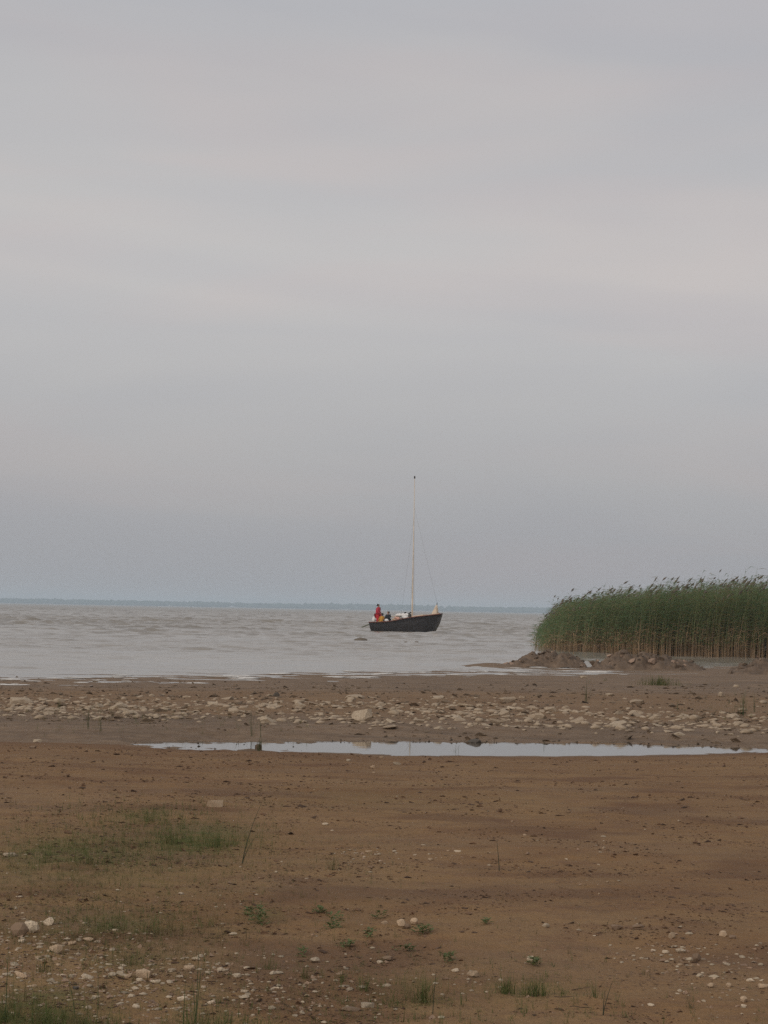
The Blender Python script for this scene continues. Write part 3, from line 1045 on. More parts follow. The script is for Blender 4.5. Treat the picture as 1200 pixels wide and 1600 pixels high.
def tuft(px, py, hpx, wpx, n, label, mat=None, lean=.55, bw=.0022, seed=0, name='grass_tuft', cat='grass tuft', dry=.3, hv=.3, wind=(0, 0), group=None, wk=.30):
    p = on_ground(px, py)
    s_ = 1 / ppm(p)
    root = empty(name, p)
    tag(root, label, cat, group)
    n2 = int(n * dry)
    n2 = 0 if n2 < 3 else n2
    bw = max(bw, wk * s_)
    if n > n2:
        V, Q, T = blades(n - n2, wpx * s_ / 2, hpx * s_, hv, bw, lean, 3, seed * 2 + 900, wind)
        link('blades', mesh_np('blades', V, [Q, T]), mat or MAT_GRASS, root)['kind'] = 'stuff'
    if n2 > 2:
        V, Q, T = blades(n2, wpx * s_ / 2, hpx * s_ * .9, hv, bw, lean * 1.3, 3, seed * 2 + 901, wind)
        link('dry_blades', mesh_np('dry_blades', V, [Q, T]), MAT_GRASS_PALE, root)['kind'] = 'stuff'
    return root


TUFTS = [
    (228, 1285, 24, 46, 60, 'thin green tuft behind the long grass patch at left', {}),
    (268, 1318, 34, 60, 70, 'mixed green and tan tuft at the left end of the bright grass patch', {}),
    (340, 1322, 26, 84, 130, 'brightest green grass patch left of the tall leaning stems', dict(dry=.08)),
    (138, 1355, 22, 40, 60, 'dense low olive tuft at far left, below the green patch', dict(dry=.45)),
    (70, 1350, 18, 70, 60, 'low olive grass beside the pale slab at the left edge', dict(dry=.5)),
    (176, 1448, 18, 46, 60, 'short green tuft right of the white stones', {}),
    (238, 1458, 26, 46, 60, 'tan wispy tuft right of the short green one', dict(dry=.65)),
    (68, 1519, 30, 26, 34, 'small dark green tuft amid the bottom left gravel', {}),
    (205, 1510, 22, 70, 70, 'dark brownish grass tuft above the squarish pale block', dict(dry=.5)),
    (300, 1612, 40, 70, 50, 'green grass at the bottom edge under the tall stalks', {}),
    (355, 1615, 42, 44, 40, 'olive tuft at the bottom edge, right of the tall stalks', {}),
    (520, 1362, 26, 36, 40, 'dark wispy tuft beside the pebble cluster in mid sand', dict(dry=.6)),
    (420, 1518, 26, 30, 30, 'thin dark tuft left of the whitish slanting stone', dict(dry=.4)),
    (475, 1528, 24, 18, 34, 'brown withered tuft below the whitish slanting stone', dict(dry=.85)),
    (535, 1536, 22, 14, 22, 'small dark grass tuft, leftmost of the lower middle trio', {}),
    (572, 1550, 32, 30, 40, 'dark green tuft, middle of the lower middle trio', {}),
    (660, 1565, 44, 70, 110, 'large ragged grass tuft at bottom middle', dict(dry=.35)),
    (790, 1552, 34, 50, 90, 'left half of the low grass row under the wedge stone', dict(dry=.2)),
    (835, 1558, 32, 60, 90, 'right half of the low grass row under the wedge stone', dict(dry=.2)),
    (848, 1560, 46, 6, 10, 'upright bright green shoot rising from the low grass row', dict(dry=0, lean=.1)),
    (932, 1565, 36, 24, 26, 'sparse dark tuft right of the low grass row', dict(dry=.2)),
    (1078, 1575, 22, 24, 22, 'reddish withered tuft on sand at lower right', dict(dry=1.0)),
    (1030, 1071, 15, 84, 300, 'low green grass strip on mud in front of the middle mud heap', dict(wk=.5)),
    (920, 1068, 14, 5, 5, 'lone short tuft left of the green strip on the mud', {}),
    (945, 1064, 8, 14, 12, 'tiny green tuft touching the mud near the heaps', {}),
]
for i, (px, py, hpx, wpx, n, lab, kw) in enumerate(TUFTS):
    tuft(px, py, hpx, wpx, n, lab, seed=i, **kw)

SHOOTS = [
    (917, 1097, 38, 12, 9, 'tall green shoots standing on mud between stones and heaps', {}),
    (1160, 1118, 42, 22, 12, 'thin rush shoots in the right part of the stony band', {}),
    (1178, 1112, 34, 8, 6, 'few thin rush shoots nearest the right picture edge', {}),
    (1058, 1110, 26, 4, 3, 'faint pair of rush shoots behind the right stones', {}),
    (91, 1108, 20, 8, 8, 'short green shoots in the stony band at far left', {}),
    (138, 1140, 46, 12, 7, 'tall thin shoots left of the pool, nearer pair', {}),
    (156, 1142, 40, 6, 4, 'thin shoots just right of the taller pair left of the pool', {}),
    (393, 1150, 48, 8, 5, 'yellow-green shoots at the pool edge above the mud clump', dict(dry=.5)),
    (405, 1173, 22, 12, 26, 'dark short rush tuft growing on the mud clump in the pool', dict(dry=.4)),
    (408, 1152, 42, 5, 4, 'thin pale shoots right of the yellow-green ones at the pool', {}),
    (640, 1170, 30, 5, 3, 'pale thin stems standing in the pool', dict(dry=1.0)),
    (713, 1180, 24, 9, 4, 'dark bent stems in the pool near the dark flat stone', {}),
    (850, 1172, 16, 4, 3, 'short dark stems in the right half of the pool', {}),
]
for i, (px, py, hpx, wpx, n, lab, kw) in enumerate(SHOOTS):
    q = dict(dry=.15); q.update(kw)
    tuft(px, py, hpx, wpx, n, lab, MAT_GRASS_DARK, lean=.16, wk=.62, seed=60 + i, name='rush_shoots', cat='rushes', hv=.18, **q)

STALKS = [
    (378, 1352, [(412, 1247), (402, 1302)], 'two long dark stalks leaning right over the middle left sand'),
    (780, 1363, [(776, 1312)], 'single thin dark stalk standing on bare sand at centre'),
    (306, 1600, [(311, 1472), (300, 1530), (316, 1500)], 'tallest green stalks rising from the bottom edge at left'),
    (286, 1605, [(290, 1530)], 'lone green stalk left of the tallest stalks at the bottom edge'),
    (118, 1590, [(106, 1525)], 'green stalk leaning left at the bottom, above the corner grass'),
    (153, 1580, [(153, 1515)], 'upright stalk in the gravel right of the corner grass'),
    (8, 1600, [(14, 1465)], 'tall thin stalk at the left picture edge'),
    (335, 1600, [(328, 1556)], 'short yellowish stalk leaning left at the bottom edge'),
    (676, 1585, [(682, 1512)], 'tall dark stalk at the right side of the ragged bottom tuft'),
    (942, 1592, [(959, 1528), (945, 1545)], 'dark leaning stalks with tips at lower right'),
    (865, 1512, [(862, 1503), (868, 1505)], 'tiny sprig on sand right of the white stone'),
]
for i, (px, py, tips, lab) in enumerate(STALKS):
    p = on_ground(px, py)
    root = empty('tall_stalk', p)
    tag(root, lab, 'stalk')
    for (tx, ty) in tips:
        q = at_y(tx, ty, p.y) - p
        q.z = max(q.z, .02)
        bw = max(.0022, .85 / ppm(p))
        V, Q, T = [], [], []
        sg, ns = 6, 5
        for k_ in range(sg):
            t = k_ / sg
            cx, cz = q.x * t ** 1.35, q.z * (t * 1.06 - .06 * t * t) - .01 * (1 - t)
            for e in range(ns):
                a = 6.283 * e / ns
                V.append((cx + math.cos(a) * bw * (1 - .7 * t), math.sin(a) * bw * (1 - .7 * t), cz))
        V.append((q.x, 0, q.z))
        for k_ in range(sg - 1):
            for e in range(ns):
                f = (e + 1) % ns
                Q.append((k_ * ns + e, k_ * ns + f, (k_ + 1) * ns + f, (k_ + 1) * ns + e))
        for e in range(ns): T.append(((sg - 1) * ns + e, (sg - 1) * ns + (e + 1) % ns, sg * ns))
        link('stem', mesh_np('stem', V, [Q, T]), MAT_GRASS_PALE if 'yellowish' in lab else MAT_STALK if 'dark' in lab else MAT_GRASS_DARK, root)


def leaf_cluster(n, rx, ry, h, ll, seed):
    """creeping weed: small pointed leaves with a fold, on short stalks"""
    r = np.random.default_rng(seed)
    V, T, off = [], [], 0
    arms = [(r.uniform(0, 6.28), r.uniform(.5, 1)) for _ in range(6)]
    for i in range(n):
        aa, al = arms[i % 6]
        t = r.random() * al
        x, y = rx * t * math.cos(aa) + r.normal(0, .12 * rx), ry * t * math.sin(aa) + r.normal(0, .12 * ry)
        z = h * r.random() * (1 - .6 * t)
        az, up = r.uniform(0, 6.28), r.uniform(.05, .75)
        s_ = ll * r.uniform(.5, 1.25)
        d = np.array([math.cos(az), math.sin(az), up]); sd = np.array([-math.sin(az), math.cos(az), 0])
        o_ = np.array([x, y, z])
        pts = [o_, o_ + d * s_ * .5 + sd * s_ * .24 + np.array([0, 0, s_ * .06]), o_ + d * s_ - np.array([0, 0, s_ * .15]), o_ + d * s_ * .5 - sd * s_ * .24 + np.array([0, 0, s_ * .06]), o_ + d * s_ * .5 - np.array([0, 0, s_ * .05])]
        V += [tuple(q) for q in pts]
        T += [(off, off + 1, off + 4), (off + 1, off + 2, off + 4), (off + 2, off + 3, off + 4), (off + 3, off, off + 4)]
        off += 5
    return V, T


WEEDS = [(405, 1442, 40, 24, 34, 110, 'bushy green weed plant, tallest of the leafy weeds in lower left'),
         (385, 1428, 40, 8, 12, 40, 'flat sparse weed behind the bushy green one'),
         (525, 1455, 44, 16, 26, 80, 'spreading green weed left of the thin pale stone'),
         (580, 1468, 20, 12, 14, 30, 'small weed with upright leaf below the spreading green weed'),
         (545, 1484, 30, 8, 10, 44, 'low dark weed strip with two clumps in lower middle'),
         (665, 1462, 44, 12, 14, 70, 'sprawling dark weed right of the egg-like stones'),
         (592, 1436, 16, 8, 10, 24, 'small weed above the thin pale stone'),
         (475, 1496, 18, 10, 12, 26, 'little creeping weed left of the low dark strip'),
         (635, 1492, 50, 6, 10, 40, 'thin trailing weed on sand at lower middle'),
         (700, 1506, 36, 12, 14, 60, 'dark matted weed right of the trailing one'),
         (832, 1510, 40, 10, 12, 50, 'ragged weed under the small white perched stone'),
         (500, 1428, 30, 6, 8, 30, 'low weed flecks between bushy weed and spreading weed'),
         (760, 1448, 24, 8, 9, 26, 'small dark weed on bare sand above the dark matted one')]
for i, (px, py, wpx, dpx, hpx, n, lab) in enumerate(WEEDS):
    p = on_ground(px, py)
    s_ = 1 / ppm(p)
    root = empty('weed_plant', p)
    tag(root, lab, 'weed')
    dy = on_ground(px, py - dpx / 2).y - p.y
    V, T = leaf_cluster(n, wpx * s_ / 2, max(dy, .04), hpx * s_, 9.5 * s_, 700 + i)
    link('leaves', mesh_np('leaves', V, [T], False), MAT_LEAF, root)['kind'] = 'stuff'

# short grass: thin scatter over the green patches, corner grass at the bottom left (uncountable)
def grass_field(name, spots, mat, seed):
    V, Q, T, off = [], [], [], 0
    r = np.random.default_rng(seed)
    for (px, py, sx, sy, n, hpx) in spots:
        for j in range(n):
            a, b = r.normal(px, sx), min(r.normal(py, sy), 1640)
            if b < 1190 and py > 1190: continue
            x, y = on_ground_fast(ray(a, b))
            z = float(ground_z(x, y))
            s_ = y / F_PX
            v, q_, t_ = blades(r.integers(3, 7), 5 * s_, hpx * s_ * r.uniform(.45, 1.25), .4, max(.0018, .26 * s_), .6, 2, int(r.integers(1e6)))
            V += [(p_[0] + x, p_[1] + y, p_[2] + z) for p_ in v]
            Q += [tuple(k_ + off for k_ in f) for f in q_]
            T += [tuple(k_ + off for k_ in f) for f in t_]
            off += len(v)
    tag(link(name, mesh_np(name, V, [Q, T]), mat), kind='stuff')


grass_field('short_grass', [(105, 1335, 75, 17, 560, 13), (300, 1312, 60, 13, 480, 15), (210, 1278, 85, 11, 330, 14), (180, 1442, 75, 14, 380, 13), (220, 1330, 120, 32, 700, 10), (520, 1535, 300, 40, 420, 12), (640, 1590, 260, 18, 320, 16), (250, 1400, 160, 50, 320, 9), (100, 1480, 90, 40, 240, 11), (40, 1605, 50, 16, 220, 36), (110, 1612, 45, 12, 110, 32), (330, 1605, 60, 14, 80, 28),
                            (640, 1555, 40, 14, 40, 18), (820, 1550, 50, 9, 50, 14), (210, 1500, 45, 10, 50, 14), (350, 1350, 180, 50, 90, 8), (330, 1605, 50, 12, 40, 24), (560, 1250, 200, 20, 50, 6),
                            (560, 1540, 60, 16, 40, 14), (140, 1400, 110, 40, 70, 9), (130, 1130, 60, 10, 60, 13), (300, 1120, 90, 12, 50, 10), (420, 1135, 40, 8, 30, 12), (1150, 1110, 40, 10, 50, 12)], MAT_GRASS, 31)
grass_field('dry_grass', [(120, 1345, 100, 28, 460, 12), (250, 1455, 80, 18, 320, 15), (400, 1500, 300, 60, 420, 11), (260, 1340, 120, 30, 300, 10), (230, 1490, 90, 18, 140, 15), (45, 1600, 55, 16, 130, 34), (130, 1605, 55, 14, 50, 24), (640, 1560, 70, 18, 40, 16),
                          (450, 1360, 120, 30, 60, 9), (300, 1400, 150, 50, 110, 9), (350, 1605, 60, 12, 40, 22), (900, 1320, 200, 60, 40, 6), (330, 1310, 100, 20, 60, 12), (480, 1550, 80, 20, 60, 12), (150, 1125, 80, 12, 60, 12), (80, 1380, 80, 30, 260, 12), (120, 1470, 100, 40, 260, 12)], MAT_GRASS_PALE, 32)

# twigs
for i, (x0, y0, x1, y1, lab) in enumerate([(866, 1563, 930, 1565, 'long dark twig lying behind the sparse dark tuft at lower right'),
                                          (890, 1577, 953, 1580, 'long dark twig lying in front of the sparse dark tuft at lower right'),
                                          (893, 1549, 921, 1543, 'short crooked twig above the two long dark twigs'),
                                          (1076, 1404, 1126, 1402, 'dark flat stick on bare sand at middle right'),
                                          (1035, 1292, 1047, 1284, 'short dark twig sticking up on bare sand at right'),
                                          (325, 1551, 340, 1512, 'pale bent stick standing in the bottom left gravel')]):
    a = on_ground(x0, y0)
    b = at_y(x1, y1, a.y) if abs(y1 - y0) > 5 else on_ground(x1, y1)
    if abs(y1 - y0) <= 5: b.z = float(ground_z(b.x, b.y))
    dv = b - a
    V, Q = [], []
    ns, sg = 6, 7
    rr = np.random.default_rng(i + 50)
    rad = max(.0022, .55 / ppm(a))
    for k_ in range(sg + 1):
        t = k_ / sg
        c = dv * t + Vector((0, rr.normal(0, rad * .8), rr.normal(0, rad * .5) + rad * .6))
        for e in range(ns):
            an = 6.283 * e / ns
            V.append((c.x + .3 * rad * math.sin(an), c.y + rad * math.cos(an) * (1 - .5 * t), c.z + rad * math.sin(an) * (1 - .5 * t)))
    for k_ in range(sg):
        for e in range(ns):
            f = (e + 1) % ns
            Q.append((k_ * ns + e, k_ * ns + f, (k_ + 1) * ns + f, (k_ + 1) * ns + e))
    V += [tuple(dv * 0), tuple(dv)]
    T = [(e, (e + 1) % ns, len(V) - 2) for e in range(ns)] + [(sg * ns + e, sg * ns + (e + 1) % ns, len(V) - 1) for e in range(ns)]
    o = link('twig', mesh_np('twig', V, [Q, T]), MAT_GRASS_PALE if 'pale' in lab else MAT_TWIG, None, a)
    tag(o, lab, 'twig')

# mud clump in the pool
p = at_z(404, 1172, POND_Z)
p.z = POND_Z - .03
place_stone(stone_mesh('clump_mesh', 77, 3, 'slab'), p, .13, .12, .13, .1, MAT_MUD, 'small upright brown mud clump standing in the left end of the pool', None, .1, name='mud_clump', cat='mud clump')


# ------------------------------------------------------------------ reed bed
def reeds(n):
    r = np.random.default_rng(5)
    ex = np.array([7.9, 8.4, 9.3, 10.4, 12.6, 15.5, 18.7, 24, 32])
    ey = np.array([112, 109, 103, 99, 94.5, 93.5, 93, 92, 90])
    hx = np.array([-.4, 0, .4, .9, 1.6, 3.0, 5.5, 9.5, 22])
    hh = np.array([1.3, 1.6, 2.05, 2.5, 2.8, 3.02, 3.3, 3.7, 3.8])
    pts = []
    while len(pts) < n:
        x = r.uniform(7.8, 24) if r.random() < .9 else r.uniform(24, 32)
        dep = r.random() ** 1.5 * 24
        y = np.interp(x, ex, ey) + dep
        if y > 130: continue
        # left flank: keep inside a line of sight that widens behind the front corner
        if x < y * .0818 + .12 + .7 * r.random() ** 2: continue
        if r.random() < .012: x -= (x - y * .0818) * r.uniform(.8, 1.0) + r.uniform(0, .4)
        pts.append((x, y, dep))
    P = np.array(pts)
    V, Q, T, mq, mt_ = [], [], [], [], []
    off = 0
    for (x, y, dep) in P:
        edge = np.interp(x - y * .0818 if y > 96 else x - 7.9, hx, hh)
        clump = 1 + .15 * float(pn(x / 1.1, y / 1.1, 51)) + .09 * float(pn(x / .4, y / .4, 52))
        H = .95 * edge * clump * r.normal(.985, .095)
        young = r.random() < .12
        if young: H *= .7
        z0 = -.12
        wx, wy = r.normal(.13, .07), r.normal(0, .06)          # leaning downwind, to the right
        rad = r.uniform(.006, .010)
        cz = [0, .24, .58, .86, 1.0]
        cs = []
        for k_, t in enumerate(cz):
            c = (x + wx * H * t ** 2.2, y + wy * H * t ** 2.2, z0 + H * t * (1 - .02 * t))
            cs.append(c)
            rr = rad * (1 - .6 * t)
            for e in range(3):
                a = 2.094 * e
                V.append((c[0] + math.cos(a) * rr, c[1] + math.sin(a) * rr, c[2]))
        for k_ in range(4):
            for e in range(3):
                f = (e + 1) % 3
                Q.append((off + 3 * k_ + e, off + 3 * k_ + f, off + 3 * k_ + 3 + f, off + 3 * k_ + 3 + e))
                mq.append(0 if k_ == 0 or (k_ == 1 and x * 7.3 % 1 < .30) else 1)
        off += 15
        lm = 2 if r.random() < .74 else 3
        nl = r.integers(10, 15)
        lo = np.clip(.23 + .24 * float(pn(x / .8, y / .8, 53)) + r.normal(0, .10), .06, .5)
        for j in range(nl):
            t = lo + (.97 - lo) * (j + r.random()) / nl
            bx = x + wx * H * t ** 2.2; by = y + wy * H * t ** 2.2; bz = z0 + H * t
            az = r.normal(0, 1.15) if r.random() < .72 else r.uniform(0, 6.28)
            ln = r.uniform(.28, .62); up = r.uniform(.15, 1.0)
            dx, dy = math.cos(az), math.sin(az)
            w = r.uniform(.010, .019)
            sx, sy = -dy * w, dx * w
            m1 = (bx + dx * ln * .5, by + dy * ln * .5, bz + ln * .5 * up)
            m2 = (bx + dx * ln, by + dy * ln, bz + ln * (.55 * up - .12))
            V += [(bx, by, bz), (m1[0] + sx, m1[1] + sy, m1[2]), (m1[0] - sx, m1[1] - sy, m1[2] + .006), (m1[0], m1[1], m1[2] - w * .8), m2]
            T += [(off, off + 1, off + 3), (off, off + 3, off + 2), (off + 3, off + 1, off + 4), (off + 2, off + 3, off + 4)]
            mt_ += [0 if t < .42 and r.random() < .5 else lm] * 4
            off += 5
        if r.random() < .11 and not young:
            b = cs[-1]
            ln = r.uniform(.20, .42)
            dx, dz = ln * r.uniform(.4, .9), ln * r.uniform(.5, .9)
            w = r.uniform(.022, .042)
            mid = (b[0] + dx * .45, b[1], b[2] + dz * .5)
            V += [b, (mid[0] - w, mid[1], mid[2] + w), (mid[0], mid[1] + w, mid[2]), (mid[0] + w, mid[1], mid[2] - w), (mid[0], mid[1] - w, mid[2]), (b[0] + dx, b[1], b[2] + dz)]
            for e in range(4):
                f = (e + 1) % 4
                T += [(off, off + 1 + e, off + 1 + f), (off + 5, off + 1 + f, off + 1 + e)]
                mt_ += [4, 4]
            off += 6
    me = mesh_np('reeds', V, [Q, T], False, mq + mt_)
    return link('reeds', me, [MAT_REED_DRY, MAT_REED_STEM, MAT_REED_A, MAT_REED_B, MAT_PLUME])


tag(reeds(9000), 'dense green reed bed growing in the shallows at right', kind='stuff')


# ------------------------------------------------------------------ far shore wood
def far_wood():
    r = np.random.default_rng(9)
    bm = bmesh.new()
    bmesh.ops.create_icosphere(bm, subdivisions=1, radius=1)
    pv = np.array([v.co[:] for v in bm.verts]); pf = np.array([[v.index for v in f.verts] for f in bm.faces])
    bm.free()
    n = 3400
    x = r.uniform(-3200, 3200, n)
    y = 5896 + 240 * r.random(n) ** 1.6
    hh = 14.0 + 4 * fbm(x / 420, y * 0, 55, 2) + r.normal(0, .7, n) - 1.8 * sstep(-100, 900, x)
    hh = np.maximum(hh, 5) * np.where(y < 5925, .7, 1)
    w = r.uniform(7, 14, n)
    jit = 1 + r.normal(0, .16, (n, len(pv)))
    V = pv[None] * jit[:, :, None] * np.stack([w, w, hh / 2 * 1.02], 1)[:, None, :] + np.stack([x, y, .6 + hh / 2 + 3.0 * np.clip((y - 5908) / 60, 0, 1)], 1)[:, None, :]
    Fc = pf[None] + (np.arange(n) * len(pv))[:, None, None]
    return mesh_np('far_wood', V.reshape(-1, 3), Fc.reshape(-1, 3))


tag(link('distant_wood', far_wood(), MAT_FOREST), 'low blue-hazed wooded shore along the far side of the lake', kind='stuff')

# ------------------------------------------------------------------ the boat
MAT_HULL = simple('tarred_hull', (.026, .022, .022), .55, .35, 3)
MAT_RAIL = simple('rail_redbrown', (.165, .060, .040), .6, .3, 4)
MAT_MAST = simple('varnished_spar', (.62, .53, .43), .5, .15, 2)
MAT_DECK = simple('deck_tan', (.46, .33, .22), .7, .2, 5)
MAT_CANVAS = simple('sail_canvas', (.62, .50, .38), .85, .15, 6)
MAT_WHITE = simple('white_cloth', (.74, .71, .68), .85, .08, 8)
MAT_DARKWOOD = simple('dark_wood', (.055, .048, .038), .7, .3, 5)
MAT_OLIVE = simple('olive_wood', (.17, .175, .12), .7, .3, 5)
MAT_ROPE = simple('rope', (.12, .10, .08), .9, .2, 9)
MAT_GLASS = simple('cabin_glass', (.03, .035, .04), .1, .1, 5, spec=.5)
MAT_BLACK = simple('black_cloth', (.022, .022, .026), .85, .3, 9)
MAT_RED = simple('red_jacket', (.44, .028, .050), .8, .2, 9)
MAT_RED2 = simple('bright_red_trousers', (.52, .020, .030), .8, .15, 9)
MAT_YELLOW = simple('orange_yellow_oilskin', (.62, .30, .040), .7, .15, 9)
MAT_PINK = simple('salmon_cloth', (.60, .33, .25), .85, .15, 9)
MAT_GREEN = simple('dark_green_jacket', (.050, .065, .042), .85, .2, 9)
MAT_SKIN = simple('skin', (.42, .25, .18), .6, .08, 9)
MAT_HAIR = simple('dark_hair', (.025, .018, .014), .7, .2, 20)
MAT_DENIM = simple('dark_trousers', (.05, .055, .08), .85, .2, 9)

BOAT_PX = at_z(633, 987.5, 0)
YAW = R(-33)                                   # bow to the right and towards the camera
boat = empty('sailing_boat', (BOAT_PX.x, BOAT_PX.y, 0), YAW)
tag(boat, 'black-hulled open sailing boat with one tall bare mast out on the lake', 'sailing boat')
LB = 6.35
SC = ppm(BOAT_PX)


def hull_section(t):
    """t 0 stern .. 1 bow: half breadth, sheer height, keel depth"""
    hb = 1.30 * (1 - max(0, (t - .45) / .55) ** 2.3) * (.72 + .28 * min(1, t / .35))
    sheer = float(np.interp(t, [0, .15, .31, .45, .56, .68, .79, .9, 1], [.82, .85, .90, 1.02, 1.16, 1.32, 1.45, 1.58, 1.72]))
    keel = -.45 + .12 * max(0, .3 - t) + .55 * max(0, (t - .8) / .2) ** 2.2
    return max(hb, .035), sheer, keel


def stem_x(t, z):
    """x of a section point; bow sections rake forward with height"""
    x = (t - .5) * LB
    x += max(0, t - .7) / .3 * (.62 * (z - .1) - .10 * (z - .1) ** 2) - max(0, .2 - t) / .2 * (z - .2) * -.0
    x -= (1 - t) ** 6 * z * .22
    return x


def build_hull():
    nt_, ns = 30, 11
    V, Q = [], []
    for side, inset in ((0, 0.0), (1, .07)):
        for i in range(nt_ + 1):
            t = i / nt_
            hb, sh, ke = hull_section(t)
            for j in range(-ns, ns + 1):
                a = abs(j) / ns
                f = math.sin(a * math.pi / 2) ** .62
                z = ke + (sh - ke) * (a ** 2.1)
                yv = hb * f * (1.0 + .04 * a) - inset * (a > .05)
                zz = z + (inset if a < .95 else 0)
                V.append((stem_x(t, z), math.copysign(max(yv, .02), j) if j else 0, zz if side else z))
    m_ = 2 * ns + 1
    st = (nt_ + 1) * m_
    for s_ in (0, 1):
        for i in range(nt_):
            for j in range(m_ - 1):
                a = s_ * st + i * m_ + j
                q = (a, a + 1, a + m_ + 1, a + m_)
                Q.append(q if s_ else q[::-1])
    for i in range(nt_):                       # close the rim
        for j in (0, m_ - 1):
            a, b = i * m_ + j, (i + 1) * m_ + j
            Q.append((a, b, b + st, a + st))
    T = []
    for s_ in (0, 1):                          # transom and stem faces
        for e in (0, nt_):
            b = s_ * st + e * m_
            for j in range(ns):
                T.append((b + j, b + j + 1, b + m_ - 2 - j)) if j < ns - 0 else None
                T.append((b + j, b + m_ - 2 - j, b + m_ - 1 - j))
    return mesh_np('hull', V, [Q, T])


link('hull', build_hull(), MAT_HULL, boat)


def tube(path, rad, ns=8, name='tube'):
    V, Q = [], []
    path = [Vector(p_) for p_ in path]
    rad = rad if isinstance(rad, (list, tuple)) else [rad] * len(path)
    for i, p_ in enumerate(path):
        d = (path[min(i + 1, len(path) - 1)] - path[max(i - 1, 0)]).normalized()
        a = d.orthogonal().normalized() if abs(d.z) < .9 else Vector((1, 0, 0))
        b = d.cross(a).normalized(); a = b.cross(d)
        for e in range(ns):
            an = 6.283185 * e / ns
            V.append(tuple(p_ + a * math.cos(an) * rad[i] + b * math.sin(an) * rad[i]))
    for i in range(len(path) - 1):
        for e in range(ns):
            f = (e + 1) % ns
            Q.append((i * ns + e, i * ns + f, (i + 1) * ns + f, (i + 1) * ns + e))
    V += [tuple(path[0]), tuple(path[-1])]
    T = [((e + 1) % ns, e, len(V) - 2) for e in range(ns)] + [((len(path) - 1) * ns + e, (len(path) - 1) * ns + (e + 1) % ns, len(V) - 1) for e in range(ns)]
    return mesh_np(name, V, [Q, T])


def box_bm(bm, c, s, rot=None, bev=.0):
    r_ = bmesh.ops.create_cube(bm, size=1)
    mtx = Matrix.Translation(c) @ (rot.to_4x4() if rot else Matrix.Identity(4)) @ Matrix.Diagonal((*s, 1))
    bmesh.ops.transform(bm, matrix=mtx, verts=r_['verts'])
    if bev:
        es = list({e for v in r_['verts'] for e in v.link_edges})
        bmesh.ops.bevel(bm, geom=es, offset=bev, segments=2, affect='EDGES')


def bm_obj(name, bm, mat, parent):
    me = bpy.data.meshes.new(name)
    bm.to_mesh(me); bm.free()
    return link(name, me, mat, parent)


for sgn in (-1, 1):                            # rubbing rails along the sheer
    path = []
    for i in range(31):
        t = i / 30
        hb, sh, ke = hull_section(t)
        path.append((stem_x(t, sh), sgn * (hb * 1.04 + .01), sh + .01))
    link('rail', tube(path, .045, 6), MAT_RAIL, boat)


for sgn in (-1, 1):                            # lapped strakes down the side
    for a_ in (.93, .85, .76):
        path, rad_ = [], []
        for i in range(31):
            t = i / 30
            hb, sh, ke = hull_section(t)
            z_ = ke + (sh - ke) * a_ ** 2.1
            path.append((stem_x(t, z_), sgn * (max(hb * math.sin(a_ * math.pi / 2) ** .62 * (1 + .04 * a_), .02) + .004), z_))
        link('strake', tube(path, .016, 5), MAT_HULL, boat)


def deck_part(name, t0, t1, dz, mat, crown=.05):
    V, Q = [], []
    n_, m_ = 14, 9
    for lay in (0, -.05):
        for i in range(n_ + 1):
            t = t0 + (t1 - t0) * i / n_
            hb, sh, ke = hull_section(t)
            for j in range(m_):
                f = j / (m_ - 1) * 2 - 1
                V.append((stem_x(t, sh + dz), f * max(hb - .06, .015), sh + dz + crown * (1 - f * f) + lay))
    st = (n_ + 1) * m_
    for lay in (0, 1):
        for i in range(n_):
            for j in range(m_ - 1):
                a = lay * st + i * m_ + j
                q = (a, a + 1, a + m_ + 1, a + m_)
                Q.append(q if lay else q[::-1])
    for i in range(n_):
        for j in (0, m_ - 1):
            a = i * m_ + j
            Q.append((a, a + m_, a + m_ + st, a + st))
    for j in range(m_ - 1):
        for i in (0, n_):
            a = i * m_ + j
            Q.append((a, a + 1, a + 1 + st, a + st))
    return link(name, mesh_np(name, V, [Q]), mat, boat)


deck_part('foredeck', .60, .97, .03, MAT_DECK, .10)
deck_part('afterdeck', .0, .10, -.08, MAT_DARKWOOD)
for t in (.2, .33, .47):
    hb, sh, ke = hull_section(t)
    bm = bmesh.new()
    box_bm(bm, ((t - .5) * LB, 0, sh - .38), (.28, hb * 1.85, .05), None, .01)
    bm_obj('thwart', bm, MAT_DECK, boat)
# sole boards
bm = bmesh.new(); box_bm(bm, (-.6, 0, .22), (4.6, 1.5, .05), None, .01)
bm_obj('sole', bm, MAT_DARKWOOD, boat)
# low cabin top with a coaming, forward of the mast
V, Q = [], []
mast_x = (.615 - .5) * LB
bm = bmesh.new()
box_bm(bm, (mast_x + .85, 0, 1.40), (1.3, 1.0, .30), Matrix.Rotation(R(-8), 3, 'Y'), .06)
cab = bm_obj('cabin_trunk', bm, MAT_CANVAS, boat)
bm = bmesh.new(); box_bm(bm, (mast_x + .85, -.505, 1.43), (.5, .012, .10), Matrix.Rotation(R(-8), 3, 'Y'))
bm_obj('cabin_window', bm, MAT_GLASS, cab)

